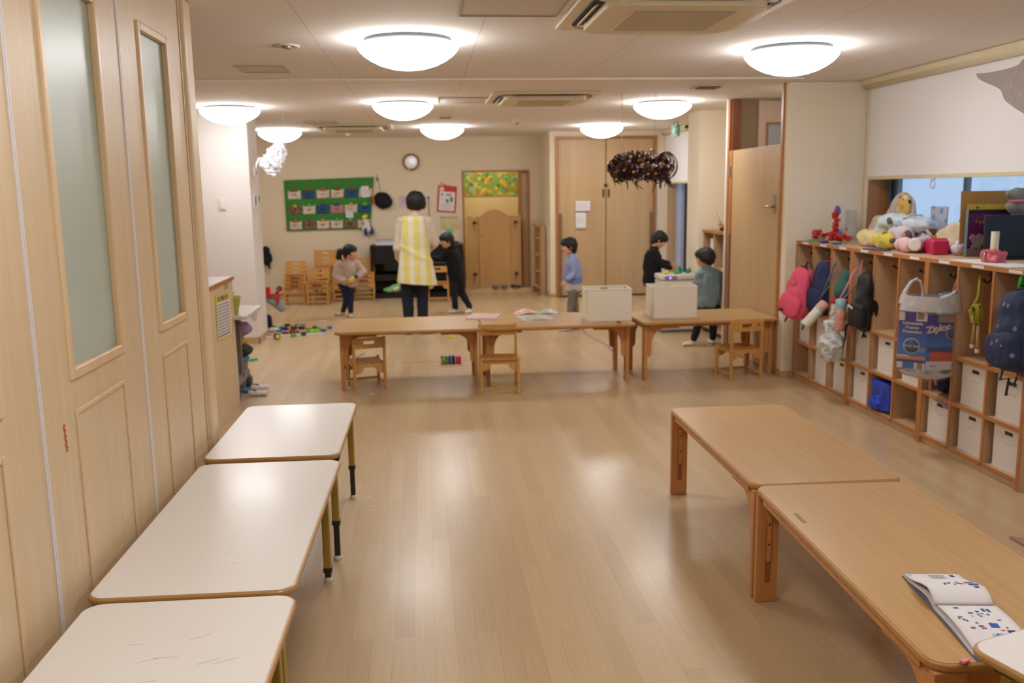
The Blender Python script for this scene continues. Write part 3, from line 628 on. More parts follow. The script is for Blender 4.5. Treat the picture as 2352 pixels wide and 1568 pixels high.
# side stand of bare wood between gate and closet
t = thing('shoe_shelf','narrow tall wooden open shelf seen from its side between gate and closet','shelf',(1.78,14.05,0))
b = MB(); b.box(-.02,0,-.3,.3,0,1.06); b.build('side_panel', TRIMW, t); MB().box(0,.075,-.3,-.28,0,1.05).build('front_post', OAK, t)
b = MB()
for z in (.1,.35,.6,.85,1.04): b.box(-.06,-.02,-.28,.28,z,z+.02)
b.build('shelves', OAK, t)

# ================= PEOPLE =================
EYEW = mat('eye_dark', rgb(20,14,12), .3); LIP = mat('lip', rgb(170,80,72), .5)
def frame(f):
    f = Vector(f).normalized(); r = f.cross(Vector((0,0,1))).normalized(); u = r.cross(f)
    return Matrix((r,f,u)).transposed()
def person(name_lbl, root, J, face, k, shirt, pants, shoes, group=None, hairx=None, torso=(.098,.07), sleeve=.034, hem=None, pw=.052, short=False, grip=None):
    """J: joints in local metres (x right, y away from camera, z up). k: limb thickness scale."""
    t = thing('person', name_lbl, 'person', root, 0, group)
    V = {a:Vector(b_) for a,b_ in J.items()}
    hc = V['head']; R = frame(face); hr = J.get('hr',(.070,.082,.092)); hr = tuple(hr)
    def hp(x,y,z): return hc+R@Vector((x,y,z))
    b = MB()
    b.ell(hc, hr, R, u=24, v=16); b.ell(hp(0,.022,-hr[2]*.62),(hr[0]*.62,hr[1]*.66,hr[2]*.42),R)          # skull and jaw
    b.ell(hp(0,hr[1]*.98,-hr[2]*.18),(.009,.014,.013),R); b.ell(hp(0,hr[1]*.80,-hr[2]*.55),(.018,.014,.010),R) # nose, mouth mound
    for s in (-1,1):
        b.ell(hp(s*hr[0]*.98,-.004,-.006),(.008,.014,.020),R); b.ell(hp(s*.036,hr[1]*.66,-.024),(.02,.02,.02),R) # ears, cheeks
    nk = V['neck']; b.cap(nk, hp(0,-.012,-hr[2]*.6), .033*k, .032*k)
    b.ell(V['chest'],(torso[0]*.72,torso[1]*.72,.055*k)); b.cap(V['chest'],V['hip'],.06*k,.06*k)
    for s in 'ab':
        sh,el,wr,hd = V['sh'+s],V['el'+s],V['wr'+s],V['hd'+s]
        b.cap(V['chest'].lerp(nk,.55),sh,.018*k,.024*k); b.cap(sh,el,.026*k,.021*k); b.cap(el,wr,.021*k,.0145*k)
        d = (hd-wr).normalized(); pl = wr+d*.030*k
        sd = d.cross(Vector((0,1,0.3))).normalized(); nn = d.cross(sd)
        PR = Matrix((sd,d,nn)).transposed(); b.ell(pl,(.021*k,.028*k,.0105*k),PR); b.cap(wr,pl,.0135*k,.012*k)
        for i,(o,ln) in enumerate(((-.016,.030),(-.0055,.037),(.0055,.034),(.016,.025))):           # four fingers, curled
            p0 = pl+sd*o*k+d*.020*k; p1 = p0+d*ln*.55*k+nn*.004*k; p2 = p1+(d*.75+nn*.65).normalized()*ln*.5*k
            b.cap(p0,p1,.0058*k,.0054*k,seg=8); b.cap(p1,p2,.0054*k,.0046*k,seg=8)
        q0 = wr+d*.014*k+sd*.014*k; q1 = q0+(sd*.8+d*.7+nn*.3).normalized()*.022*k; q2 = q1+(d*.9+sd*.2+nn*.4).normalized()*.017*k
        b.cap(q0,q1,.0075*k,.0062*k,seg=8); b.cap(q1,q2,.0062*k,.005*k,seg=8)                         # thumb off the side of the palm
        hpj,kn,an,te = V['hp'+s],V['kn'+s],V['an'+s],V['te'+s]
        b.cap(V['hip'],hpj,.05*k,.045*k); b.cap(hpj,kn,.040*k,.030*k); b.cap(kn,an,.029*k,.019*k); b.cap(an,te,.017*k,.015*k)
    b.fuse('body', SKIN, t, voxel=.0048*(1 if k<1.3 else 1.3), smooth=2)
    for s in (-1,1):
        MB().ell(hp(s*.027,hr[1]*.90,.008),(.011,.007,.0075),R).build('eye', EYEW, t)
    MB().ell(hp(0,hr[1]*.93,-hr[2]*.5),(.017,.006,.005),R).build('mouth', LIP, t)
    # hair
    b = MB(); X,Y,Z = hr
    b.ell(hp(0,-.022,.014),(X+.011,Y-.002,Z+.006),R,u=20,v=14); b.ell(hp(0,.006,Z*.52),(X+.009,Y+.010,Z*.60),R,u=20,v=14)
    for s in (-1,1): b.ell(hp(s*(X*.86),.012,.018),(.02,.035,.045),R)
    b.ell(hp(0,-.045,-Z*.45),(X*.82,Y*.55,Z*.5),R)
    if hairx: hairx(b,hp,R)
    b.ell(hp(0,-.004,.032),(X+.012,Y+.002,Z*.86),R,u=20,v=14)
    b.fuse('hair', HAIR, t, voxel=.006, smooth=9, wr=.004, wf=30)
    # shirt
    b = MB(); ch,hi = V['chest'],V['hip']; tx,ty = torso; he = hem if hem else hi
    he = Vector(he); ax = (ch-he)
    up = ax.normalized(); sdv = (V['shb']-V['sha']); sdv = (sdv-up*sdv.dot(up)).normalized(); fv = up.cross(sdv); TR = Matrix((sdv,-fv,up)).transposed()
    for i in range(19):
        f = i/18; c = he+ax*f; wd = 1+.06*math.sin(f*PI)+.10*max(0,.35-f)
        b.ell(c,(tx*wd*(1.04-.04*f),ty*wd*(1.08-.08*f),.055*k),TR,u=18,v=8)
    for s in 'ab': b.cap(nk-up*.03*k,V['sh'+s],.036*k,.040*k)
    b.ell(ch+up*.03*k,(tx*.95,ty*.85,.05*k),TR)
    for s in 'ab':
        sh,el,wr = V['sh'+s],V['el'+s],V['wr'+s]
        b.cap(ch+(sh-ch)*.55,sh,.045*k,sleeve*k*1.02); b.cap(sh,el,sleeve*k,sleeve*k*.95); b.cap(el,el.lerp(wr,.80),sleeve*k*.95,sleeve*.80*k); b.cap(el.lerp(wr,.80),el.lerp(wr,.97),sleeve*.62*k,sleeve*.58*k)
    b.tube([nk-up*.03*k,nk+up*.016*k],[.054*k,.042*k],16)
    b.fuse('shirt', shirt, t, voxel=.006*(1 if k<1.3 else 1.4), smooth=9, wr=.012 if k<1.3 else .007, wf=12, seed=len(name_lbl))
    # trousers
    b = MB(); b.ell(hi,(tx*.95,ty*1.0,.06*k)); 
    for s in 'ab':
        hpj,kn,an = V['hp'+s],V['kn'+s],V['an'+s]
        b.cap(hi,hpj,.058*k,pw*k*1.08); b.cap(hpj,kn,pw*k*1.08,pw*k*.82); b.cap(kn,kn.lerp(an,.95),pw*k*.82,pw*k*.66)
    b.fuse('trousers', pants, t, voxel=.006*(1 if k<1.3 else 1.4), smooth=5, wr=.005, wf=14, seed=3)
    for s in 'ab':
        an,te = V['an'+s],V['te'+s]; d = (te-an); d.z = 0; d.normalize(); L_ = .075*k
        b = MB(); c = Vector((an.x,an.y,0)); SR = Matrix((Vector((d.y,-d.x,0)),d,Vector((0,0,1)))).transposed()
        z = te.z
        b.ell(c+d*.010*k+Vector((0,0,z+.026*k)),(.030*k,.045*k,.028*k),SR); b.ell(c+d*L_*.95+Vector((0,0,z+.020*k)),(.031*k,.048*k,.020*k),SR); b.ell(c+d*L_*.5+Vector((0,0,z+.022*k)),(.029*k,.06*k,.022*k),SR)
        b.fuse('shoe', shoes, t, voxel=.005, smooth=3)
    return t
SHOEW = mat('white_shoe', rgb(225,220,215), .6)
NAVYT = mat('navy_trousers', rgb(22,26,44), .9, var=.2, scale=20, bump=.2)
BLACKT = mat('black_trousers', rgb(22,21,26), .9, var=.2, scale=20, bump=.2)
CREAMT = mat('cream_knit', rgb(214,196,178), .9, var=.06, scale=20, bump=.2)
# --- teacher seen from behind
X0,Y0 = -.105,10.2
J = dict(head=(.04,.02,1.49),hr=(.078,.092,.096),neck=(.02,-.01,1.34),chest=(.01,-.01,1.19),hip=(.0,0,.80),
 sha=(-.145,0,1.26),shb=(.165,0,1.26),ela=(-.185,-.02,.98),elb=(.235,.04,1.02),wra=(-.165,.17,.82),wrb=(.16,.24,.93),hda=(-.12,.3,.80),hdb=(.10,.36,.95),
 hpa=(-.085,0,.79),hpb=(.085,0,.79),kna=(-.09,.02,.43),knb=(.08,.02,.43),ana=(-.085,0,.075),anb=(.07,0,.075),tea=(-.10,-.12,.015),teb=(.19,-.06,.015))
J['ana']=(-.085,.0,.075); J['tea']=(-.11,.12,.0); J['teb']=(.2,.04,.0)
def bob(b,hp,R):
    b.ell(hp(0,-.03,.005),(.112,.092,.108),R,u=20,v=14); b.ell(hp(0,-.035,-.065),(.094,.064,.05),R)
    for s in (-1,1): b.ell(hp(s*.084,.0,-.03),(.026,.055,.065),R)
te_ = person('standing adult seen from behind in a yellow and white checked apron', (X0,Y0,0), J, (.15,1,-.12), 1.42, CREAMT, NAVYT, SHOEW, torso=(.165,.105), sleeve=.036, pw=.060, hairx=bob, hem=(0,0,.86))
APR = check('apron_check', rgb(232,226,206), rgb(226,212,100), .121, 'XZ', .70, .85, .55)
b = MB()
def apr(u,v):
    a = 2*PI*u; z = .575+v*(1.325-.575)
    W = [(0,.215,.155),(.22,.195,.145),(.42,.168,.13),(.5,.165,.125),(.7,.175,.135),(.85,.168,.128),(.95,.15,.118),(1,.115,.10)]
    for (v0,a0_,b0),(v1,a1,b1) in zip(W,W[1:]):
        if v <= v1: f = (v-v0)/(v1-v0); rx = a0_+(a1-a0_)*f; ry = b0+(b1-b0)*f; break
    low = max(0,1-v*1.6); wv = 1+.05*low*math.sin(a*7+1)+.02*math.sin(a*5+v*9)
    tw = .012*math.exp(-((v-.46+.12*math.cos(a))/.045)**2)
    return Vector((.0+.02*low+(rx*wv+tw)*math.cos(a), -.005+(ry*wv+tw)*math.sin(a), z-.02*low*math.cos(a)))
b.grid(apr,72,60,closeu=True)
ap = b.build('apron', APR, te_, solid=.004)
# arm holes: drop the side faces level with the shoulders
bm = bmesh.new(); bm.from_mesh(ap.data)
bmesh.ops.delete(bm, geom=[f for f in bm.faces if f.calc_center_median().z > 1.04 and abs(f.calc_center_median().x) > .150-(f.calc_center_median().z-1.04)*.13], context='FACES'); bm.to_mesh(ap.data); bm.free()
MB().box(-.02,.0,-.158,-.146,.60,.66).build('apron_tie', APR, te_, bevel=.003)
# --- girl with ponytail
SWTR = mat('pinkish_sweater', rgb(198,172,160), .95, var=.08, scale=20, bump=.25); JEAN = mat('dark_jeans', rgb(30,36,62), .9, var=.25, scale=20, bump=.2)
SHOEB = blot('patterned_shoe', rgb(222,205,200), [rgb(220,90,110),rgb(90,90,90)], 30, .3)
J = dict(head=(.045,-.01,.835),hr=(.070,.082,.090),neck=(.025,0,.745),chest=(.02,0,.66),hip=(-.01,0,.42),
 sha=(-.085,0,.69),shb=(.115,.0,.69),ela=(-.145,-.03,.535),elb=(.205,-.02,.585),wra=(-.02,-.135,.475),wrb=(.115,-.13,.52),hda=(.05,-.16,.49),hdb=(.06,-.17,.50),
 hpa=(-.05,.01,.40),hpb=(.045,-.01,.39),kna=(-.02,-.02,.22),knb=(.03,-.02,.215),ana=(-.085,.14,.07),anb=(.02,0,.06),tea=(-.19,.16,.005),teb=(.03,-.09,.0))
def pony(b,hp,R):
    b.ell(hp(0,-.095,.02),(.022,.03,.022),R); b.ell(hp(.01,-.135,.0),(.045,.045,.05),R); b.ell(hp(.01,-.15,-.06),(.042,.04,.07),R); b.ell(hp(.0,-.12,-.12),(.02,.02,.04),R)
    for s in (-1,1): b.tube([hp(s*.06,.04,.02),hp(s*.068,.045,-.04),hp(s*.06,.05,-.10)],[.010,.007,.003],6)
gi = person('ponytailed child in a beige sweatshirt turning right with a yellow toy in hands', (-.985,11.8,0), J, (1,-.42,-.05), 1.0, SWTR, JEAN, SHOEB, hairx=pony, torso=(.122,.09), sleeve=.054, hem=(.01,0,.44))
MB().tube([(-.915-0,11.63,.50),(-.86,11.625,.545)],.022,16,0).build('t',YELL) if False else None
t = thing('yellow_toy','yellow toy tube with blue end held by the ponytailed child','toy',(-.925,11.635,.485))
MB().tube([(-.04,0,-.018),(.045,0,.045)],.031,18).build('tube', YELL, t); MB().tube([(.045,0,.045),(.078,0,.068)],.026,18).build('end_piece', NAVY, t); MB().tube([(-.005,0,.007),(.004,0,.013)],.0325,18).build('band', WHITEP, t)
# --- boy in black leaning on the organ
BLK = mat('black_sweat', rgb(13,13,15), .95, var=.3, scale=20, bump=.2)
J = dict(head=(-.02,0,.955),hr=(.072,.084,.092),neck=(.03,0,.87),chest=(.05,0,.77),hip=(.10,0,.46),
 sha=(-.03,-.05,.80),shb=(.10,.05,.80),ela=(-.13,-.08,.72),elb=(-.03,.1,.70),wra=(-.235,-.06,.745),wrb=(-.13,.13,.72),hda=(-.30,-.04,.76),hdb=(-.2,.14,.74),
 hpa=(.06,-.02,.44),hpb=(.13,.02,.44),kna=(.055,-.03,.25),knb=(.165,.02,.25),ana=(.07,-.02,.06),anb=(.26,-.03,.065),tea=(-.05,-.08,.0),teb=(.20,-.14,.0))
person('child in black clothes leaning left toward the adult, seen in profile', (.33,11.95,0), J, (-1,-.35,-.25), 1.05, BLK, BLACKT, SHOEW, torso=(.115,.085), sleeve=.040, hem=(.095,0,.47), pw=.056)
# --- boy in light blue in front of the closet
LBL = mat('periwinkle_sweat', rgb(120,128,182), .95, var=.15, scale=10, bump=.2)
m, nt, bs = newmat('blue_and_grey_sweat'); bs.inputs['Roughness'].default_value = .95
tc = nd(nt,'ShaderNodeTexCoord'); sx_ = nd(nt,'ShaderNodeSeparateXYZ'); nt.links.new(tc.outputs['Object'], sx_.inputs[0])
nz = nd(nt,'ShaderNodeTexNoise'); nz.inputs['Scale'].default_value = 18; nt.links.new(tc.outputs['Object'], nz.inputs['Vector'])
ad = nd(nt,'ShaderNodeMath',operation='MULTIPLY_ADD'); ad.inputs[1].default_value = .08; nt.links.new(nz.outputs['Fac'], ad.inputs[0]); nt.links.new(sx_.outputs[2], ad.inputs[2])
cr = nd(nt,'ShaderNodeValToRGB'); cr.color_ramp.interpolation = 'CONSTANT'; E_ = cr.color_ramp.elements
for pz,cc in ((0,rgb(132,144,200)),(.495,rgb(200,192,184)),(.585,rgb(118,130,180)),(.65,rgb(146,156,200))):
    e = E_[0] if pz==0 else E_.new(pz); e.color = cc
E_.remove(E_[-1]) if len(E_)>4 else None
nt.links.new(ad.outputs[0], cr.inputs[0]); nt.links.new(cr.outputs[0], bs.inputs['Base Color'])
STRP = check('striped_trousers', rgb(150,142,126), rgb(60,54,50), .016, 'Z', .9, .9, .5)
J = dict(head=(-.005,0,.955),hr=(.068,.082,.092),neck=(.025,.0,.86),chest=(.035,0,.77),hip=(.045,0,.45),
 sha=(.02,-.075,.79),shb=(.045,.08,.79),ela=(.035,-.10,.66),elb=(.04,.1,.65),wra=(-.06,-.13,.58),wrb=(-.03,.11,.57),hda=(-.10,-.15,.54),hdb=(-.07,.12,.53),
 hpa=(.03,-.04,.43),hpb=(.05,.04,.43),kna=(.0,-.04,.24),knb=(.07,.04,.23),ana=(-.02,-.04,.06),anb=(.11,.04,.06),tea=(-.13,-.05,.0),teb=(.0,.03,.0))
person('child in a blue sweatshirt and striped trousers walking left before the closet', (1.64,10.15,0), J, (-1,-.12,-.05), .98, m, STRP, SHOEW, torso=(.078,.095), sleeve=.040, hem=(.045,0,.47), pw=.050)
# --- boy in black at the white appliance
J = dict(head=(.015,0,1.0),hr=(.068,.080,.090),neck=(-.035,.0,.925),chest=(-.055,0,.82),hip=(-.07,0,.50),
 sha=(-.06,-.07,.86),shb=(-.03,.07,.86),ela=(.02,-.13,.72),elb=(.04,.10,.74),wra=(.13,-.13,.68),wrb=(.16,.05,.72),hda=(.20,-.12,.68),hdb=(.23,.03,.70),
 hpa=(-.08,-.04,.48),hpb=(-.06,.04,.48),kna=(-.06,-.04,.27),knb=(-.07,.04,.27),ana=(-.11,-.04,.06),anb=(-.08,.04,.06),tea=(.0,-.05,.0),teb=(.03,.04,.0))
person('child in a black sweatshirt bending its head over the white appliance', (2.70,10.33,0), J, (.9,-.1,-.62), 1.0, BLK, NAVYT, SHOEW, torso=(.10,.10), sleeve=.040, hem=(-.065,0,.53), pw=.052)
# --- child in teal shirt by the door
TEALC = mat('teal_grey_shirt', rgb(126,150,154), .95, var=.12, scale=10, bump=.2)
J = dict(head=(.015,0,.895),hr=(.076,.088,.088),neck=(.04,.0,.80),chest=(.05,0,.71),hip=(.06,0,.40),
 sha=(-.045,-.04,.735),shb=(.15,.03,.735),ela=(-.075,-.03,.59),elb=(.18,.05,.59),wra=(-.07,.08,.50),wrb=(.15,.12,.5),hda=(-.07,.14,.49),hdb=(.14,.18,.49),
 hpa=(-.0,0,.385),hpb=(.11,.02,.385),kna=(-.05,-.03,.22),knb=(.12,.02,.22),ana=(-.09,.0,.065),anb=(.14,.08,.06),tea=(-.20,-.02,.005),teb=(.14,.2,.0))
def bowl(b,hp,R): b.ell(hp(0,-.02,.0),(.092,.092,.075),R,u=20,v=14)
SHOEY = mat('shoe_yellow_sole', rgb(225,220,190), .6)
person('child in a teal shirt seen from behind beside the tall door', (2.80,8.9,0), J, (-.75,.6,-.15), 1.0, TEALC, NAVYT, SHOEY, torso=(.132,.09), sleeve=.046, hem=(.06,0,.43), hairx=bowl, pw=.054)
# --- child sitting behind the pillar, only an arm and knee showing
GRYS = blot('grey_printed_sleeve', rgb(140,156,160), [rgb(50,60,60),rgb(150,165,168),rgb(140,156,160),rgb(146,160,164)], 16, .22)
J = dict(head=(-.30,.05,.62),neck=(-.28,.03,.53),chest=(-.27,.02,.44),hip=(-.25,.03,.14),
 sha=(-.17,-.02,.46),shb=(-.36,.05,.46),ela=(.05,-.03,.275),elb=(-.45,.02,.31),wra=(.045,-.03,.365),wrb=(-.33,-.12,.3),hda=(.02,-.04,.43),hdb=(-.27,-.14,.32),
 hpa=(-.18,-.02,.12),hpb=(-.30,-.02,.12),kna=(-.01,-.05,.26),knb=(-.2,-.22,.24),ana=(-.10,-.12,.06),anb=(-.25,-.30,.06),tea=(-.0,-.16,.0),teb=(-.2,-.4,.0))
J['kna']=(-.11,-.02,.16); J['knb']=(-.2,.02,.24); J['anb']=(-.2,.05,.06); J['teb']=(-.15,.0,.0); J['ana']=(-.10,-.02,.06); J['tea']=(-.02,-.02,0); J['wrb']=(-.33,.0,.3); J['hdb']=(-.27,.0,.32)
person('child sitting behind the white pillar, only a grey printed sleeve and hand showing', (-1.72,10.75,0), J, (1,-.3,-.1), 1.0, GRYS, NAVYT, SHOEW, torso=(.10,.08), sleeve=.048, hem=(-.26,.03,.2))
t = thing('block_vehicle','red block vehicle with black wheels held by the child behind the pillar','toy',(-1.76,10.68,.42))
b = MB(); b.box(-.07,.09,-.02,.02,-.01,.03); b.box(-.07,-.02,-.02,.02,.03,.11); b.box(.04,.07,-.015,.015,-.11,-.01); b.box(.07,.13,-.018,.018,.01,.03); b.build('body', RED, t, bevel=.004)
MB().box(.04,.07,-.022,.022,.03,.055).build('connector', NAVY, t, bevel=.003)
for x,z in ((.085,.085),): w_ = MB().cyl((x,-.02,z),(x,.02,z),.033,seg=24).build('wheel', DARKP, t, bevel=.004); MB().cyl((x,-.026,z),(x,-.019,z),.020,seg=20).build('hub', RED, w_)

# ================= BACK WALL =================
ORG = thing('organ','black electronic organ with open shelves against the back wall','organ',(-.10,14.0,0))
b = MB(); b.box(-.70,-.655,-.22,.3,0,.80); b.box(.655,.70,-.22,.3,0,.80); b.build('side_panel', BLACKG, ORG, bevel=.004)
b = MB(); b.box(-.655,.655,-.2,.3,.52,.80); b.box(-.5,.5,-.24,-.2,.42,.53); b.build('key_cover', BLACKG, ORG, bevel=.006)
b = MB(); b.box(-.655,.655,-.18,.3,.27,.36); b.build('shelf', BLACKG, ORG); MB().box(-.655,.655,-.2,.3,.0,.075).build('plinth', BLACKG, ORG)
MB().box(-.655,.655,.28,.3,.075,.52).build('back_panel', mat('dark_grey_back', rgb(96,88,78), .7), ORG)
b = MB()
for z in (.1,.16,.22): b.ell((-.678,-.224,z),(.012,.003,.018))
b.build('dials', GREY, ORG)
b = MB(); b.box(.46,.64,-.1,.1,.80,.83); tag(b.build('black_box', BLACKG, None, (-.1,14.05,0), bevel=.004),'flat dark box on the right end of the organ top','box')
t = thing('green_bag','pale green cloth bag with white patch on the organ\'s lower shelf','bag',(-.45,13.86,.075))
b = MB(); b.ell((0,0,.06),(.12,.06,.06)); b.ell((.07,-.02,.11),(.11,.05,.05),(0,-.5,0)); b.ell((-.1,0,.04),(.08,.06,.04)); b.fuse('bag_body', mat('pale_green_cloth', rgb(140,190,110), .85, var=.15, scale=20), t, voxel=.008, smooth=4, wr=.015, wf=16)
MB().ell((.02,-.075,.07),(.05,.012,.03),(0,-.4,0)).build('patch', PAPER, t)
for z,c,lb in ((.80,'pale_pink','pinkish book at the bottom of the pile on the organ'),(.838,'book_white','white book in the pile on the organ'),(.858,'book_blue','blue folder on top of the pile on the organ')):
    col = {'pale_pink':rgb(220,190,190),'book_white':rgb(220,215,215),'book_blue':rgb(70,110,160)}[c]; h_ = .036 if z==.80 else .018
    t = thing('book', lb, 'book', (-.56,14.0,z), rad(3 if z>.84 else 0), 'books piled on the organ')
    b = MB(); b.box(-.155,.155,-.1,.1,0,.003); b.box(-.155,.155,-.1,.1,h_-.003,h_); b.box(-.155,-.152,-.1,.1,0,h_); b.build('cover', mat(c,col,.5), t); MB().box(-.151,.15,-.097,.097,.003,h_-.003).build('pages', PAPER, t)
# pocket organiser
GRC = mat('green_felt', rgb(62,128,54), .95, var=.15, scale=6, bump=.1)
t = thing('pocket_organiser','large green cloth pocket organiser with eighteen pockets hung on the back wall','wall organiser',(-1.42,14.385,1.4))
cor = [(-.665,-.375),(-.675,.385),(.685,.415),(.60,-.365)]
def pos(u,v,off=0):
    a = Vector((cor[0][0]*(1-u)+cor[3][0]*u, 0, cor[0][1]*(1-u)+cor[3][1]*u)); c = Vector((cor[1][0]*(1-u)+cor[2][0]*u,0,cor[1][1]*(1-u)+cor[2][1]*u))
    p = a.lerp(c,v); p.y = -.004-.006*(1+math.sin(u*9+v*5))*.5-off; return p
MB().grid(lambda u,v: pos(u,v),40,24).build('green_cloth', GRC, t, solid=.004)
b = MB()
ed = [pos(k/30,0,.003) for k in range(31)]+[pos(1,k/20,.003) for k in range(1,21)]+[pos(1-k/30,1,.003) for k in range(1,31)]+[pos(0,1-k/20,.003) for k in range(1,21)]
b.tube(ed,.006,6).build('hem', mat('green_hem', rgb(80,150,50), .9), t)
SPOT = blot('spotted_cotton', rgb(222,208,190), [rgb(205,100,60),rgb(70,90,80),rgb(120,150,180),rgb(205,100,60),rgb(190,60,50)], 38, .30, .9, .5)
BLUC = check('blue_check_cotton', rgb(32,66,110), rgb(52,92,128), .018, 'XZ', .8, .9, .5); REDC = check('red_gingham', rgb(190,170,180), rgb(190,70,80), .016, 'XZ', .9, .9, .5)
CAMO = blot('busy_print', rgb(120,90,76), [rgb(170,150,140),rgb(90,60,50),rgb(180,80,60),rgb(110,100,100),rgb(190,150,90)], 45, .42, .9)
rows = [('SBSSBS','RRORRO'),('CSBGSB','YLUUYL'),('SCSSCS','ORYLLL')]
tops = {'R':mat('topper_red',rgb(170,24,40),.6),'O':mat('topper_orange',rgb(215,90,30),.6),'Y':mat('topper_yellow',rgb(215,165,40),.6),'L':mat('topper_lime',rgb(110,190,60),.6),'U':mat('topper_blue',rgb(20,50,140),.6)}
clo = {'S':SPOT,'B':BLUC,'C':CAMO,'G':REDC}
for r,(cl,tp) in enumerate(rows):
    for c in range(6):
        u0 = .035+c*.163; u1 = u0+.145; v1 = .80-r*.305; v0 = v1-.175
        b = MB()
        def pk(u,v,u0=u0,u1=u1,v0=v0,v1=v1):
            sag = .035*math.sin(PI*u)*(v>.5); q = pos(u0+(u1-u0)*u, v0+(v1-v0)*v-sag, .006+.012*math.sin(PI*u)*v); return q
        p_ = b.grid(pk,10,6).build('pocket', clo[cl[c]], t, solid=.003)
        q = pos((u0+u1)/2,v1-.015,.022)
        b = MB(); b.ell(q,(.045,.010,.012)); b.ell(q+Vector((0,-.002,.012)),(.020,.010,.022)); tp_ = b.build('clothespin', tops[tp[c]], p_)
        b = MB(); b.ell(q+Vector((-.028,-.010,.004)),(.009,.004,.009)); b.ell(q+Vector((.028,-.010,.004)),(.009,.004,.009)); b.build('eyes', PAPER, p_) if False else None
for (x,z,w_,h_,rz,lb) in ((-.865,1.60,.115,.17,-5,'white printed sheet tucked in the top right pocket of the green organiser'),(-1.12,1.25,.11,.09,0,'small white sheet tucked in a lower pocket of the green organiser')):
    t = thing('paper_sheet',lb,'paper',(x,14.345,z)); MB().obox((0,0,0),(w_,.002,h_),(0,rad(rz),0)).build('sheet', PAPER, t)
    b = MB()
    for k in range(4): b.obox((0,-.0015,.035-.022*k),(w_*.6,.001,.004),(0,rad(rz),0))
    b.build('printed_lines', INK, t)
t = thing('cloth_bundle','white and blue cloths hanging out of the bottom right pocket','cloth',(-.86,14.33,1.05))
b = MB(); b.tube([(-.02,0,.12),(0,-.01,.03),(-.07,-.01,-.03)],[.04,.04,.02],10); b.tube([(0,0,.08),(.03,-.01,.0),(.02,-.01,-.07)],[.035,.035,.018],10); b.fuse('white_cloth', PAPER, t, voxel=.008, smooth=3, wr=.012, wf=20)
b = MB(); b.tube([(.05,.01,.04),(.07,.005,-.05),(.08,0,-.11)],[.02,.03,.025],10); b.tube([(-.03,.01,-.03),(-.02,.005,-.09),(-.02,0,-.13)],[.02,.028,.024],10); b.fuse('blue_cloth', mat('blue_cloth', rgb(24,72,120), .9), t, voxel=.008, smooth=3, wr=.01, wf=20)
MB().ell((-.03,.0,.165),(.05,.010,.028),(0,-.5,0)).build('yellow_fan', YELL, t)
t = thing('cloth_hat','black cloth hat hanging by a cord beside the green organiser','hat',(-.60,14.34,1.46))
b = MB(); b.ell((0,0,0),(.135,.05,.13)); b.ell((.05,-.01,-.02),(.10,.045,.10)); b.ell((-.05,0,.03),(.085,.045,.10)); b.fuse('hat_body', BLACK, t, voxel=.008, smooth=4, wr=.008, wf=10)
MB().tube([(-.03,.0,.1),(-.06,.03,.28),(-.085,.035,.40)],.0035,6).build('cord', DARKP, t); MB().ell((-.075,.035,.33),(.012,.01,.03)).build('tassel', DARKP, t)
tag(MB().box(-.02,.02,-.02,.0,-.055,.055).build('red_tag', RED, None, (-.745,14.36,1.47), bevel=.004),'small red tag on the wall between organiser and black hat','tag')
t = thing('wall_mirror','round wood-rimmed mirror high on the back wall','mirror',(-.15,14.38,2.04))
RX = Matrix.Rotation(PI/2,4,'X')
b = MB(); b.lathe([(.098,-.02),(.098,.022),(.118,.03),(.13,.018),(.13,-.02)],seg=40,T=RX); b.build('rim', mat('mirror_rim', rgb(140,112,74), .4), t)
b = MB(); b.lathe([(.10,.012),(0,.016)],seg=40,T=RX); b.build('mirror_face', mat('mirror_face', rgb(240,238,246), .2, metal=.0, var=0, coat=1), t)  # lilac-white base colour stands in for the reflected ceiling
for a,cc in ((-110,YELL),(-60,RED)): MB().ell((.115*math.cos(rad(a)),-.028,.115*math.sin(rad(a))),(.02,.006,.012)).build('sticker', cc, t)
# red clipboard
t = thing('red_clipboard','tilted red clipboard with a colourful notice on the back wall','clipboard',(.39,14.385,1.47))
T5 = Matrix.Rotation(rad(5),4,'Y')
b = MB(); b.box(-.145,.145,-.012,0,-.205,.20,T=T5); b.build('board', mat('clip_red', rgb(196,40,40), .5), t, bevel=.006)
MB().box(-.12,.12,-.015,-.012,-.185,.11,T=T5).build('notice', PAPER, t)
b = MB(); b.box(-.05,.05,-.02,-.008,.17,.205,T=T5); b.obox((-.045,-.015,.225),(.1,.006,.012),(0,.6,0)); b.build('clip', mat('clip_red2', rgb(180,44,44), .4), t)
b = MB(); b.ell((-.075,-.016,.15),(.04,.003,.04)); b.build('round_sticker', mat('pale_pink_sticker', rgb(235,190,190), .6), t)
for x,z,rx,rz_,cc in ((-.075,.07,.014,.022,'frog_dark'),(.03,.06,.05,.014,'c_red'),(.005,-.03,.024,.03,'c_blue'),(.07,-.01,.024,.045,'c_green'),(-.07,-.0,.03,.006,'c_yellow')):
    MB().ell((x,-.016,z),(rx,.002,rz_)).build('picture', mat(cc,{'frog_dark':rgb(40,70,40),'c_red':rgb(200,90,60),'c_blue':rgb(60,130,190),'c_green':rgb(80,140,80),'c_yellow':rgb(190,190,70)}[cc],.7), t)
b = MB()
for k in range(4): b.box(-.09,.08,-.0165,-.015,-.085-.025*k,-.080-.025*k,T=T5)
b.build('printed_lines', INK, t)
t = thing('picture_card','cream card with two yellow discs under the red clipboard','card',(.42,14.39,1.11))
MB().box(-.145,.145,-.006,0,-.10,.10).build('card', mat('cream_card', rgb(208,196,170), .7), t)
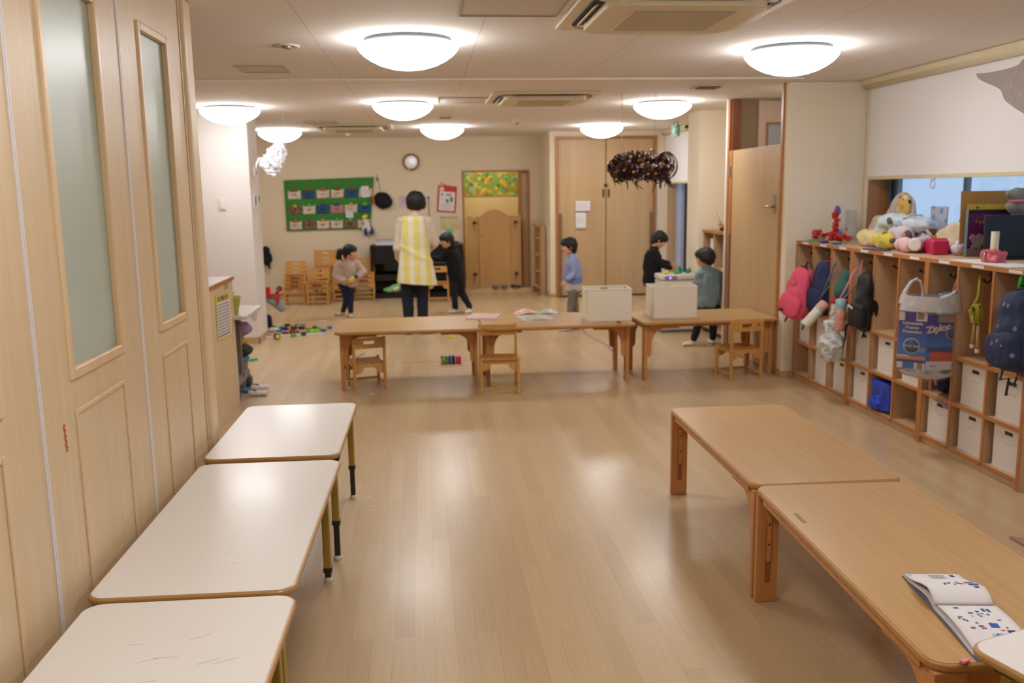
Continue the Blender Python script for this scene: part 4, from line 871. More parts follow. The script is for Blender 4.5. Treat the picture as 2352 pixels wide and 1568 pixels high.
for x,cc in ((-.07,mat('disc_lime',rgb(205,200,60),.6)),(.065,mat('disc_yellow',rgb(228,190,60),.6))): MB().ell((x,-.007,-.025),(.042,.004,.045)).build('yellow_disc', cc, t)
b = MB(); b.tube([(-.14,-.007,.08),(-.08,-.007,.065),(0,-.007,.075),(.08,-.007,.065),(.14,-.007,.09)],.007,6).build('garland_print', mat('ochre_print', rgb(180,160,90), .7), t)
tag(MB().ell((0,0,0),(.05,.006,.045)).build('green_note', mat('green_note', rgb(120,200,130), .7), None, (.42,14.385,.975)),'pale green round note just below the cream card','note')
t = thing('wall_notice','pale pinkish notice on the wall behind the adult\'s head','notice',(-.22,14.392,1.44)); MB().box(-.13,.13,-.004,0,-.10,.10).build('sheet', mat('pinkish_paper', rgb(212,196,196), .8), t)
b = MB()
for k in range(4): b.box(-.1,-.02,-.006,-.004,.06-.03*k,.066-.03*k)
b.build('printed_lines', INK, t)
t = thing('wall_socket','white wall socket with a black cable right of the adult\'s head','socket',(.10,14.39,1.48)); MB().box(-.035,.035,-.01,0,-.06,.06).build('plate', WHITEP, t, bevel=.003)
MB().box(-.015,.015,-.03,-.008,.0,.03).build('plug', DARKP, t, bevel=.003); MB().tube([(0,-.025,0),(.003,-.02,-.2),(.012,-.015,-.45),(.02,-.012,-.66)],.005,8).build('cable', DARKP, t)
# gate
GATE = thing('nursery_gate','wooden gate with arched top filling the lower doorway at the back','gate',(1.10,14.24,.0))
GW = wood('gate_wood', rgb(196,152,94), rgb(180,134,78), 'Z', .8, .45)
b = MB(); b.prism([(-.41,.07),(-.235,.07),(-.235,1.2),(-.30,1.175),(-.41,1.215)],'Y',-.015,.015); b.prism([(.26,.07),(.43,.07),(.43,1.22),(.37,1.19),(.26,1.20)],'Y',-.015,.015); b.build('gate_post', GW, GATE, bevel=.004)
p = [(-.235,.09),(.26,.09)]+[(.26-.495*k/20, 1.185+.115*math.sin(PI*k/20)**1.2) for k in range(21)]
b = MB(); b.prism(p,'Y',-.04,-.016); b.build('gate_leaf', GW, GATE, bevel=.005)
for x in (-.31,.335):
    for z in (1.10,.30): hh = MB().ell((x+.01,-.045,z),(.032,.012,.022)).build('hinge', DARKP, GATE); MB().box(x-.006,x+.006,-.035,-.015,z-.12,z-.01).build('hinge_rod', GREY, hh)
MB().ell((-.19,-.045,.90),(.018,.008,.012)).build('latch', SILVER, GATE)
for x,y,rz,lb,m1,n_ in ((1.115,14.30-.08,0,'small blue slipper left of the pair before the gate',mat('slate_blue', rgb(92,104,140), .7),'slipper'),(1.25,14.22,.3,'small blue slipper next to the dark shoe before the gate',mat('slate_blue', rgb(92,104,140), .7),'slipper'),(1.44,14.24,.1,'dark shoe lying at the right foot of the gate',mat('dark_shoe', rgb(56,40,34), .7),'shoe')):
    t = thing(n_, lb, n_, (x,y-.03,.06 if n_=='slipper' else .06), rz)
    s_ = 1.0 if n_=='slipper' else 1.5
    b = MB(); b.ell((0,0,.014),(.05*s_,.045,.014)); b.fuse('sole', GREY, t, voxel=.005, smooth=2)
    b = MB(); b.ell((.01,0,.03),(.05*s_,.04,.02)); b.ell((-.03*s_,0,.036),(.03*s_,.038,.026)); b.fuse('upper', m1, t, voxel=.006, smooth=3)
t = thing('black_bag','black drawstring bag on the back wall right behind the pillar','bag',(-2.41,14.3,.62))
b = MB(); b.ell((0,0,0),(.09,.05,.12)); b.ell((0,0,.1),(.06,.04,.08)); b.tube([(.02,0,-.08),(.05,0,-.2)],[.03,.01],8); b.fuse('bag_body', BLACK, t, voxel=.01, smooth=3, wr=.01)
# closet papers
for x,z,w_,h_,lb in ((2.355,1.34,.22,.15,'upper white sheet taped to the left closet door'),(2.325,1.13,.155,.235,'lower curled white sheet taped to the left closet door')):
    t = thing('paper_sheet',lb,'paper',(x,13.345,z))
    MB().grid(lambda u,v,w_=w_,h_=h_:Vector(((u-.5)*w_,-.004-.012*max(0,u-.7)*(1.2-v),(v-.5)*h_)),12,8).build('sheet', PAPER, t, solid=.001)
    b = MB()
    for k in range(3): b.box(-w_*.35,w_*.3,-.0065,-.0055,.04-.03*k,.043-.03*k)
    b.build('printed_lines', INK, t)

# ================= LOCKERS =================
LW = .982; HOOK = mat('hook_metal', rgb(70,60,50), .35, metal=.6)
def locker(y0, label, group='kids\' cubby lockers along the right wall'):
    t = thing('locker_unit', label, 'locker', (3.05,y0,0), 0, group)      # local x into the wall, y 0..LW away from camera
    def board(nm, x0,x1,ya,yb,za,zb):
        b = MB(); b.box(x0+.005,x1,ya,yb,za,zb,0); b.box(x0,x0+.005,ya,yb,za,zb,1); return b.build(nm,[LOCK,LOCKE],t)
    D_ = .50; xs = [0,LW/3,2*LW/3,LW]
    board('side_panel',0,D_,0,.024,0,1.128); board('side_panel',0,D_,LW-.024,LW,0,1.128)
    board('divider',.0,D_,xs[1]-.010,xs[1]+.010,.06,1.128); board('divider',.0,D_,xs[2]-.010,xs[2]+.010,.06,1.128)
    b = MB(); b.box(.005,D_+.02,0,LW,1.128,1.152,0); b.box(0,.005,0,LW,1.128,1.152,1); b.build('top_board',[LOCK,LOCKE],t)
    for z,nm in ((.045,'bottom_board'),(.315,'shelf'),(.588,'shelf')):
        for i in range(3): board(nm,0,D_,xs[i]+(.024 if i==0 else .010),xs[i+1]-(.024 if i==2 else .010),z,z+.02)
    MB().box(.02,.035,.024,LW-.024,0,.045).build('plinth', LOCK, t)
    MB().box(D_-.01,D_,.024,LW-.024,.045,1.128).build('back_panel', LOCK, t)
    for i in range(3):
        yc = (xs[i]+xs[i+1])/2+.02
        b = MB(); b.cyl((.12,yc,1.128),(.12,yc,1.07),.006,seg=8); b.tube([(.12,yc,1.07),(.09,yc,1.045),(.065,yc,1.055)],.006,8); b.ell((.065,yc,1.06),.011); b.ell((.12,yc,1.09),(.02,.02,.025)); b.build('hook', HOOK, t)
        MB().box(-.0012,0,xs[i]+.09,xs[i]+.20,1.133,1.149).build('name_label', PAPER, t)
    return t
lu = locker(4.27,'three-column cubby locker unit nearest the camera, at the right edge of the picture')
copytree(lu,(3.05,5.253,0),0,'middle three-column cubby locker unit with the black backpack and the blue bag')
copytree(lu,(3.05,6.236,0),0,'three-column cubby locker unit farthest away, with the pink backpack')
# storage boxes
def sbx(label, loc, w=.25, h=.248, d=.34, parent=None):
    t = thing('storage_box', label, 'storage box', loc, 0, 'white storage boxes in the cubbies')
    b = MB(); hw = w/2; s=.034
    b.box(0,.004,-hw,-s,0,h); b.box(0,.004,s,hw,0,h); b.box(0,.004,-s,s,0,h-.052); b.box(0,.004,-s,s,h-.031,h)
    b.box(d-.004,d,-hw,hw,0,h); b.box(.004,d-.004,-hw,-hw+.004,0,h); b.box(.004,d-.004,hw-.004,hw,0,h); b.box(.004,d-.004,-hw+.004,hw-.004,0,.004); b.build('box_body', WHITEP, t)
    b = MB(); b.box(-.002,.006,-hw-.002,hw+.002,h-.006,h+.001); b.box(-.003,.003,-hw-.002,hw+.002,0,.008); b.build('rim', WHITEP, t)
    b = MB(); b.box(.006,.010,-s-.005,s+.005,h-.064,h-.026); b.build('handle_hole_shade', DARKP, t)  # dark sheet behind the hole, painting the shade inside the white box
    b = MB()
    for k in range(3): b.box(-.001,.0,-.035+.026*k,-.018+.026*k,h-.102,h-.096)
    b.build('pencilled_name', mat('faint_pencil', rgb(196,188,182), .8), t)
    return t
def colc(u,i): return 4.27+.983*u+LW/3*(i+.5)     # u unit from camera, i column from near to far
first = None
data = [ # unit, column, level, label
 (0,0,1,'white storage box in the upper cubby nearest the camera, under the starry rucksack'),(0,0,0,'white storage box in the bottom cubby nearest the camera'),
 (0,1,1,'white storage box in the cubby under the yellow skipping rope'),(0,1,0,'white storage box in the bottom cubby, second column from the near end'),
 (0,2,0,'white storage box with a purple pouch poking out of its top'),
 (1,0,1,'white storage box with a small red mark, partly behind the big plastic bag'),
 (1,1,1,'white storage box above the blue bag'),
 (1,2,1,'white storage box in the cubby under the black backpack'),(1,2,0,'white storage box at the bottom, just left of the blue bag'),
 (2,0,1,'white storage box behind the see-through white bag'),(2,0,0,'white storage box at the bottom below the see-through white bag'),
 (2,1,1,'white storage box behind the dangling thermos bottle'),(2,1,0,'white storage box in the bottom cubby, second column from the far end'),
 (2,2,1,'white storage box in the farthest column under the pink backpack')]
for u,i,l,lb in data:
    loc = (3.085,colc(u,i)-.012,.3355 if l else .0655)
    if first is None: first = sbx(lb,loc)
    else: copytree(first,loc,0,lb)
t = tag(MB().ell((0,0,0),(.002,.012,.02)).build('red_mark', mat('faint_red', rgb(210,120,120), .7), None, (3.082,5.39,.43)),'faint red sticker on the box behind the big plastic bag','sticker')

# ---- backpacks and bags
def backpack(name, label, loc, rz, tilt, m, m2, w=.27, h=.40, d=.15, group=None):
    """local: front face toward -x, width along y, hung from the top"""
    t = thing(name, label, 'backpack', loc, rz, group)
    T = Matrix.Rotation(tilt,4,'X')
    def P(x,y,z): return T@Vector((x,y,z))
    b = MB(); b.sup(P(0,0,-h*.52),(d*.5,w*.5,h*.5),.55,T.to_3x3(),taper=.22); b.ell(P(-d*.1,0,-h*.6),(d*.5,w*.42,h*.35),T.to_3x3(),u=24,v=14)
    b.fuse('main_compartment', m, t, voxel=.008, smooth=4, wr=.009, wf=11, seed=len(label))
    b = MB(); b.sup(P(-d*.46,0,-h*.74),(d*.24,w*.44,h*.22),.6,T.to_3x3())
    b.fuse('front_pocket', m, t, voxel=.008, smooth=4, wr=.007, wf=12)
    b = MB()
    b.tube([P(-d*.05+.0,-w*.47,-h*.72),P(-d*.1,-w*.475,-h*.45),P(-d*.05,-w*.40,-h*.20),P(0,-w*.1,-h*.0),P(0,w*.15,-h*.02)],.005,6); b.build('zip', m2, t)
    b = MB(); b.tube([P(d*.3,.03,-h*.02),P(d*.25,.02,h*.07),P(d*.25,-.02,h*.07),P(d*.3,-.03,-h*.02)],.007,8,flat=.6); b.build('grab_loop', m2, t)
    for s in (-1,1):
        b = MB(); b.tube([P(d*.5,s*w*.22,-h*.05),P(d*.66,s*w*.27,-h*.4),P(d*.5,s*w*.34,-h*.85),P(d*.3,s*w*.38,-h*1.0),P(d*.3-.02,s*w*.40,-h*1.18)],[.022,.022,.012,.009,.009],8,flat=.35); b.build('shoulder_strap', m2, t)
    return t,P
BPK,P = backpack('backpack','pink backpack hanging out of the farthest locker column',(2.95,6.80,.975),rad(24),rad(14),DPINK,mat('pink_bag_black', rgb(30,22,24), .8),.235,.42,.15)
b = MB(); b.obox(P(-.080,.01,-.13),(.006,.05,.03),(0,.3,0)); b.build('leather_label', mat('tan_label', rgb(190,110,60), .6), BPK); MB().obox(P(-.118,.04,-.36),(.008,.04,.02)).build('rubber_label', DARKP, BPK)
NB,P = backpack('backpack','navy rucksack with pink piping hanging beside the pink backpack',(3.06,6.66,1.03),rad(8),rad(6),mat('navy_cloth', rgb(34,48,84), .8, var=.15, bump=.2),mat('pink_piping', rgb(190,60,84), .7),.23,.40,.15)
BB,P = backpack('backpack','black backpack with long dangling strap in the fourth locker column from the far end',(3.05,5.97,1.01),rad(5),rad(2),mat('black_nylon', rgb(22,20,22), .6, var=.2, bump=.3),BLACKG,.185,.41,.15)
b = MB(); b.tube([P(-.02,.12,-.34),P(-.06,.15,-.42),P(-.05,.16,-.5),P(-.06,.19,-.60)],[.018,.02,.012,.01],8,flat=.5); b.build('dangling_strap', BLACKG, BB); MB().obox(P(-.12,.01,-.245),(.004,.06,.012),(.3,0,0)).build('white_tag', PAPER, BB)
SB,P = backpack('backpack','navy rucksack printed with small stars and rings at the right edge',(3.0,4.30,1.07),rad(-6),rad(-8),blot('starry_cloth', rgb(38,48,82), [rgb(200,190,70),rgb(38,48,82),rgb(110,116,140),rgb(38,48,82),rgb(120,126,150)], 20, .24, .8),mat('navy_strap', rgb(28,32,50), .8),.30,.42,.19)
b = MB(); b.tube([P(-.02,.12,-.40),P(-.05,.10,-.47),P(-.03,.05,-.46),P(-.04,.06,-.55)],.007,6); b.build('dangling_cord', DARKP, SB)
b = MB(); b.tube([P(.05,.1,.0),P(.06,.09,.06),P(.08,.08,.07)],.012,8); b.build('green_loop', GREEN, SB)
tag(MB().ell((0,0,0),(.04,.05,.12)).build('pink_bag', mat('dusty_pink', rgb(196,150,140), .8, bump=.2), None, (3.13,4.56,.86)),'dusty pink cloth bag behind the starry rucksack','bag')
tag(MB().box(0,.2,-.12,.12,0,.012).build('red_folder', RED, None, (3.07,4.42,.610), bevel=.003),'red flat folder lying under the starry rucksack','folder')
# thermos
def bottle(name,label,loc,rot,mb,mc,r=.036,h=.17,strap=None,ms=None):
    t = thing(name,label,'bottle',loc); E3 = Euler(rot).to_matrix().to_4x4()
    MB().lathe([(0,0),(r*.94,0),(r,.008),(r,h),(r*.93,h+.006),(0,h+.006)],seg=24,T=E3).build('bottle_body', mb, t)
    MB().lathe([(r*1.05,h-.0),(r*1.05,h+.015),(r*.98,h+.05),(r*.6,h+.06),(0,h+.06)],seg=24,T=E3).build('bottle_cap', mc, t)
    MB().lathe([(r*1.03,h-.018),(r*1.06,h-.012),(r*1.03,h-.002)],seg=24,T=E3).build('bottle_ring', mat('mint_ring', rgb(150,190,180), .5), t)
    if strap:
        MB().tube(strap,.008,8,flat=.4).build('strap', ms, t)
    return t
bottle('thermos_bottle','white patterned thermos with pinkish cap slung slanting beside the pink backpack',(2.835,6.50,.56),(rad(6),rad(40),0),blot('pastel_print', rgb(222,214,200), [rgb(220,205,140),rgb(222,214,200),rgb(200,215,180),rgb(225,190,170)], 45, .3, .4),mat('salmon_cap', rgb(214,160,148), .5),.037,.17,[(.12,.02,.20),(.17,-.03,.30),(.21,-.05,.42),(.22,.0,.47),(.20,.04,.36),(.15,.05,.22)],mat('grey_strap', rgb(130,142,146), .8))
bottle('thermos_bottle','slim pink patterned bottle with pale blue cap hanging in the third column',(2.93,6.13,.575),(rad(3),0,0),blot('pink_print', rgb(210,140,136), [rgb(220,180,110),rgb(110,140,160),rgb(210,140,136),rgb(225,190,180)], 40, .35, .4),mat('pale_blue_cap', rgb(140,170,178), .5),.036,.17,[(0,.03,.21),(.05,.03,.3),(.1,.02,.42),(.12,-.05,.50),(.1,-.06,.36),(.02,-.02,.23)],mat('pink_strap', rgb(226,120,150), .8))
t = thing('cloth_bag','green cloth bag with red band and cream bottom in the third column','bag',(3.08,6.38,.97))
b = MB(); b.ell((0,0,-.05),(.05,.04,.07)); b.ell((-.01,0,-.14),(.07,.07,.09)); b.fuse('green_top', mat('forest_cloth', rgb(58,100,88), .85, var=.2, bump=.3), t, voxel=.007, smooth=4, wr=.01)
MB().cyl((-.015,0,-.225),(-.017,0,-.195),.078,.080,24).build('red_band', mat('band_red', rgb(190,40,56), .8), t)
b = MB(); b.ell((-.018,0,-.27),(.078,.078,.075)); b.fuse('cream_bottom', mat('cream_cloth', rgb(214,196,172), .9), t, voxel=.007, smooth=3, wr=.006)
t = thing('straw_hat','tan brimmed hat wedged high in the third column','hat',(3.17,6.52,1.0)); b = MB(); b.prism([(.0,-.0),(.16,-.09),(.20,-.06),(.05,.04)],'Z',-.008,.008,T=Matrix.Rotation(.7,4,'X')); b.ell((.12,-.04,.02),(.06,.04,.04)); b.fuse('hat_body', mat('tan_hat', rgb(206,176,138), .9), t, voxel=.005, smooth=3)
t = thing('plastic_bag','small white see-through bag with green print hanging in the third column','bag',(2.92,6.22,.655))
b = MB(); b.ell((0,0,-.20),(.085,.115,.12)); b.ell((0,.01,-.08),(.06,.075,.08)); b.ell((0,.01,-.0),(.03,.03,.05)); crinkle(b.fuse('bag_film', film('printed_film', rgb(222,226,222), .72), t, voxel=.007, smooth=2),.03,11,4)
b = MB(); b.ell((.0,.0,-.2),(.06,.08,.08)); b.fuse('contents', blot('bag_contents', rgb(190,196,190), [rgb(50,66,90),rgb(90,130,120),rgb(190,196,190)], 16, .4), t, voxel=.01, smooth=2, wr=.01)
MB().tube([(0,0,.03),(.03,-.03,.12),(.1,-.06,.2)],.009,8,flat=.4).build('blue_strap', mat('slate_strap', rgb(90,110,150), .8), t)
# blue folded bag at the bottom
t = thing('blue_bag','bright blue shiny bag stuffed in the bottom cubby of the middle unit','bag',(3.06,5.745,.066))
b = MB(); b.ell((.13,.0,.10),(.14,.12,.10)); b.box(.0,.2,-.11,.13,.01,.21); b.ell((.0,.06,.05),(.05,.08,.05)); b.fuse('bag_body', mat('royal_blue', rgb(24,62,190), .35, var=.25, scale=14, bump=.5), t, voxel=.008, smooth=3, wr=.02, wf=13, seed=2)
# cubby content under ziploc: navy printed bag, pouch
t = thing('drawstring_bag','navy printed drawstring bag in the cubby above the box with the pouch','bag',(3.11,5.085,.336))
b = MB(); b.ell((0,0,.10),(.07,.075,.09)); b.ell((0,-.02,.2),(.05,.05,.04)); b.fuse('bag_body', blot('train_print', rgb(24,36,80), [rgb(190,110,50),rgb(60,90,160),rgb(24,36,80),rgb(190,180,80)], 26, .32, .8), t, voxel=.008, smooth=3, wr=.008)
MB().tube([(-.02,.09,.22),(-.03,.10,.1),(-.03,.10,.01)],.010,8).build('pink_ribbon', mat('dull_pink', rgb(200,140,140), .8), t)
t = thing('pouch','purple pouch with yellow-green pocket poking out of a storage box','pouch',(3.076,5.05,.300)); b = MB(); b.ell((-.002,-.03,0),(.016,.075,.013)); b.ell((-.006,-.06,-.012),(.012,.04,.014)); b.fuse('pouch_body', mat('lilac_cloth', rgb(150,110,170), .8), t, voxel=.005, smooth=2, wr=.004); MB().ell((-.006,.045,.006),(.014,.04,.010)).build('pocket', mat('chartreuse', rgb(150,160,50), .7), t)
# silver bag with pink handles behind the big bag
t = thing('insulated_bag','shiny pale teal bag with pink handles hanging behind the big plastic bag','bag',(3.12,5.03,.97))
b = MB(); b.box(-.06,.06,-.10,.10,-.26,-.02); b.fuse('bag_body', mat('teal_foil', rgb(130,165,168), .22, metal=.5, bump=.6, scale=20), t, voxel=.01, smooth=3, wr=.014, wf=16)
MB().tube([(0,-.04,-.04),(.0,-.01,.06),(.02,.0,.085),(0,.015,.06),(0,.06,-.04)],.009,8,flat=.5).build('handle', mat('dull_pink_handle', rgb(196,130,134), .8), t)
# skipping rope
t = thing('skipping_rope','yellow-green skipping rope with wooden handles hanging on a locker hook','skipping rope',(3.10,4.79,1.09))
b = MB(); random.seed(5); pts = [(0,0,0),(-.01,-.012,-.12)]
for k in range(60): a = k*1.05; pts.append((-.01+.02*math.sin(a*1.7),.035*math.cos(a)+.01*math.sin(a*.37),-.20-.055*math.sin(a)*(1+.3*math.sin(k))-.0006*k))
pts += [(0,.012,-.12),(0,.006,0)]
b.tube(pts,.0042,6); b.build('rope', mat('rope_yellow', rgb(170,160,40), .5), t)
for y,z in ((.03,-.40),(-.02,-.42)): hdl = MB().cyl((0,y*.6,z+.16),(0,y,z),.009,.012,12).build('handle', OAK, t); MB().cyl((0,y,z),(0,y-.001,z-.022),.014,seg=12).build('end_cap', WHITEP, hdl)
# ---- the big carrier bag holding a printed carton
t = thing('carton','opened blue printed carton inside the clear carrier bag','carton',(2.933,4.966,.522))
BXM = None
m, nt, bs = newmat('carton_blue'); bs.inputs['Roughness'].default_value = .4; tc = nd(nt,'ShaderNodeTexCoord'); sx_ = nd(nt,'ShaderNodeSeparateXYZ'); nt.links.new(tc.outputs['Object'], sx_.inputs[0])
cr = nd(nt,'ShaderNodeValToRGB'); cr.color_ramp.elements[0].position=.10; cr.color_ramp.elements[0].color = rgb(20,120,205); cr.color_ramp.elements[1].position=.26; cr.color_ramp.elements[1].color = rgb(52,44,150); nt.links.new(sx_.outputs[2], cr.inputs[0]); nt.links.new(cr.outputs[0], bs.inputs['Base Color'])
# two carton faces meeting at a near corner; face A (left) and face B (right)
CA = Vector((-.03,-.01,0)); uA = Vector((-.80,.60,0)).normalized(); 
dirv = Vector((2.84,5.0,0)).normalized(); rgt = Vector((dirv.y,-dirv.x,0))        # across the view from the room
uA = (-rgt*.97+dirv*.22).normalized(); uB = (rgt*.93+dirv*.36).normalized(); uD = dirv
WA,WB,HC = .160,.178,.335
def quad(nm, o, u, w, z0,z1, m_, par, off=0.0, nrm=None):
    n = nrm if nrm else Vector((u.y,-u.x,0)); 
    if n.dot(dirv) > 0: n = -n
    b = MB(); a = o+n*off; p = [a+Vector((0,0,z0)),a+u*w+Vector((0,0,z0)),a+u*w+Vector((0,0,z1)),a+Vector((0,0,z1))]
    q = [v-n*.0015 for v in p]; vs_ = [b.b.verts.new(v) for v in p+q]
    for f in ((0,1,2,3),(7,6,5,4),(0,4,5,1),(1,5,6,2),(2,6,7,3),(3,7,4,0)): b.b.faces.new([vs_[i] for i in f])
    return b.build(nm, m_, par)
fA = quad('side_face', CA,uA,WA,0,HC,m,t); fB = quad('front_face', CA,uB,WB,.0,HC-.01,m,t)
b = MB(); e1 = CA+uA*WA; e2 = CA+uB*WB; bk = CA+uD*.16
b.prism([(e1.x,e1.y),(CA.x+uD.x*.004,CA.y+uD.y*.004),(e2.x,e2.y),(e2.x+uD.x*.07,e2.y+uD.y*.07),(e1.x+uD.x*.09,e1.y+uD.y*.09)],'Z',.004,HC-.06); b.build('carton_body', mat('inner_cardboard', rgb(150,126,104), .8), t)
WHT = mat('print_white', rgb(214,204,206), .5); ORN = mat('print_orange', rgb(214,120,60), .5); BAND = mat('print_sky', rgb(36,110,170), .5)
def on(u,o=0,z=0,off=.003):
    n = Vector((u.y,-u.x,0)); n = -n if n.dot(dirv)>0 else n; p = CA+u*o+n*off+Vector((0,0,z)); r = u if u.dot(rgt)>0 else -u; return facing(p, r, (0,0,1))
text('lettering','Unbeatable\nFreezer\nProtection',.025,WHT,fA,on(uA,WA*.5,.245),bold=.0006)
text('lettering','Ziploc',.054,WHT,fB,on(uB,WB*.40,.262)@Matrix.Rotation(rad(10),4,'Z')@Matrix.Shear('XZ',4,(0,0)) if False else on(uB,WB*.36,.245)@Matrix.Rotation(rad(10),4,'Z'),bold=.0022)
text('lettering','freezer bags',.013,WHT,fB,on(uB,WB*.2,.292)) if False else None
def disc(u,o,z,r0,r1,m_,par,off=.003):
    M_ = on(u,o,z,off); b = MB(); n_=32
    b.lathe([(r0,0),(r1,0),(r1,.0008),(r0,.0008)] if r0 else [(0,.0),(r1,0),(r1,.0008),(0,.0008)],seg=n_,T=M_); return b.build('round_emblem', m_, par)
disc(uA,WA*.5,.135,0,.038,mat('emblem_blue', rgb(44,60,110), .5),fA); disc(uA,WA*.5,.135,.040,.048,mat('emblem_silver', rgb(150,170,196), .4),fA,.0035)
text('lettering','Grip\'n Seal',.018,WHT,fA,on(uA,WA*.5,.135,.0045),bold=.0004)
disc(uB,WB*.80,.215,0,.030,mat('emblem_blue', rgb(44,60,110), .5),fB); disc(uB,WB*.80,.215,.031,.036,mat('emblem_silver', rgb(150,170,196), .4),fB,.0035)
def patch(u,o0,o1,z0,z1,m_,par,off=.0025,nm='print'):
    n = Vector((u.y,-u.x,0)); n = -n if n.dot(dirv)>0 else n; return quad(nm, CA+u*o0,u,o1-o0,z0,z1,m_,par,off)
patch(uA,.0,WA,.055,.075,ORN,fA); patch(uA,WA*.6,WA,.072,.08,WHT,fA,.003); patch(uA,.065,.12,0,.038,BAND,fA); patch(uA,.0,WA,.037,.05,mat('print_navy',rgb(40,40,120),.5),fA)
KRAFT = mat('kraft_flap', rgb(150,130,112), .8)
patch(uA,.002,.062,0,.04,WHT,fA); patch(uA,.125,WA-.002,0,.04,WHT,fA); patch(uA,.015,.045,0,.04,KRAFT,fA,.003); patch(uA,.14,WA-.02,0,.03,KRAFT,fA,.003)
patch(uA,.002,.062,HC-.05,HC,WHT,fA); patch(uA,.125,WA-.002,HC-.05,HC,WHT,fA); patch(uA,.02,.055,HC-.04,HC,KRAFT,fA,.003); patch(uA,.13,WA-.03,HC-.04,HC,KRAFT,fA,.003)
patch(uA,.006,.045,.10,.128,mat('print_lilac',rgb(130,130,180),.5),fA)
patch(uB,.0,WB,.0,.05,WHT,fB); patch(uB,.02,WB*.83,.052,.115,mat('print_red_orange', rgb(196,70,36), .5),fB); patch(uB,.01,WB*.85,.105,.135,mat('print_slate', rgb(50,66,120), .5),fB,.003); patch(uB,.06,WB*.82,HC-.055,HC-.008,KRAFT,fB); patch(uB,WB*.88,WB,.26,.285,ORN,fB); patch(uB,WB*.87,WB*.885,.12,.28,mat('print_line_red', rgb(190,60,60), .5),fB,.003)
text('lettering','BAGS',.016,mat('print_bluetext', rgb(90,90,160),.5),fB,on(uB,WB*.25,.022,.0035))
t = thing('carrier_bag','clear grey plastic carrier bag with looped handle hanging in front of the lockers','bag',(2.933,4.966,.475))
FILM = film('carrier_film', rgb(206,200,200), .09, .2); FILM2 = film('carrier_film_dense', rgb(206,200,202), .72, .3)
cen = CA+dirv*.05+Vector((0,0,0)); xo = rgt
b = MB()
def fb(u,v):
    a = 2*PI*u; z = -.05+v*.445; w_ = .172*(1-.18*max(0,(v-.85)/.15)**2-.35*max(0,(.12-v)/.12)); dd = .12
    p = cen+xo*(math.cos(a)*w_*(1+.02*math.sin(a*5+v*7))+.012)+dirv*(math.sin(a)*dd*(1+.04*math.sin(a*9))); return Vector((p.x,p.y,z+.04))
b.grid(fb,56,24,closeu=True); b.build('bag_film', FILM, t)
b = MB()
def fd(u,v):
    a = 2*PI*u; w_ = .15*(1-(1-v)**2)**.5; p = cen+xo*(math.cos(a)*w_*(1+.03*math.sin(a*6))+.012)+dirv*(math.sin(a)*w_*.7); return Vector((p.x,p.y,-.012+.05*v+.004*math.sin(a*9)))
b.grid(fd,48,8,closeu=True); b.build('bag_bottom', FILM2, t)
b = MB()
def fc(u,v):
    a = 2*PI*u; z = .395+v*(.085+.06*math.cos(a)**8*(1 if math.cos(a)>0 else .2)); w_ = .169-.02*v
    p = cen+xo*(math.cos(a)*w_+.012)+dirv*(math.sin(a)*.112*(1-.3*v)); return Vector((p.x,p.y,z))
b.grid(fc,56,8,closeu=True); b.build('bag_neck', FILM2, t)
b = MB(); pb = lambda s,z,y=0: cen+xo*s+dirv*y+Vector((0,0,z))
b.tube([pb(-.145,.42),pb(-.13,.50),pb(-.10,.56),pb(-.075,.575),pb(-.05,.56),pb(-.035,.51),pb(-.03,.45)],[.035,.024,.017,.015,.016,.018,.03],12,flat=.5)
b.tube([pb(.06,.46),pb(.12,.49),pb(.14,.515),pb(.165,.54)],[.03,.03,.015,.006],10,flat=.4); b.fuse('handles', FILM2, t, voxel=.007, smooth=2, wr=.006, wf=25)

# ================= LOCKER-TOP CLUTTER =================
ZT = 1.153
def rollb(label, loc, rz, L_, r, m, m2, tilt=0, flat=.8, wr=.012, name='rolled_towel', cat='towel'):
    t = thing(name,label,cat,loc,rz); T = Matrix.Rotation(tilt,4,'X')
    b = MB(); b.cap(T@Vector((0,-L_/2+r*.6,r)),T@Vector((0,L_/2-r*.6,r)),r,r*.95); 
    o = b.fuse('roll_body', m, t, voxel=.009, smooth=4, wr=wr, wf=14, seed=len(label)); 
    b = MB(); b.ell(T@Vector((0,-L_/2+.004,r)),(r*.62,.03,r*.62)); b.fuse('inner_folds', m2, t, voxel=.007, smooth=2, wr=.01, wf=26)
    return t
YP = blot('yellow_print_towel', rgb(226,210,150), [rgb(230,225,220),rgb(225,170,160),rgb(220,200,90)], 18, .38, .95)
GP = mat('grey_lining', rgb(96,90,88), .9)
rollb('pale yellow printed rolled towel at the left end of the pile on the lockers',(3.24,6.30,ZT),rad(6),.30,.062,YP,blot('pink_inside', rgb(230,200,170),[rgb(230,150,150),rgb(225,220,150)],22,.4))
rollb('yellow rolled towel with brown pattern next to the pale yellow roll',(3.22,6.09,ZT),rad(-4),.26,.058,blot('yellow_towel', rgb(214,196,70),[rgb(230,225,210),rgb(120,90,70)],15,.33),GP)
rollb('pinkish grey roll with dark inner pattern on the lockers',(3.26,5.97,ZT+.045),rad(-10),.28,.062,blot('pink_grey_roll', rgb(206,190,194),[rgb(130,110,120),rgb(206,190,194)],24,.2),blot('dark_inside', rgb(90,76,84),[rgb(190,150,120),rgb(40,36,44)],24,.4))
rollb('pink soft roll with white end cap on the lockers beside the magenta box',(3.19,5.78,ZT),rad(-16),.25,.048,mat('soft_pink', rgb(226,186,192), .9, bump=.2),mat('soft_pink2', rgb(226,176,186), .9))
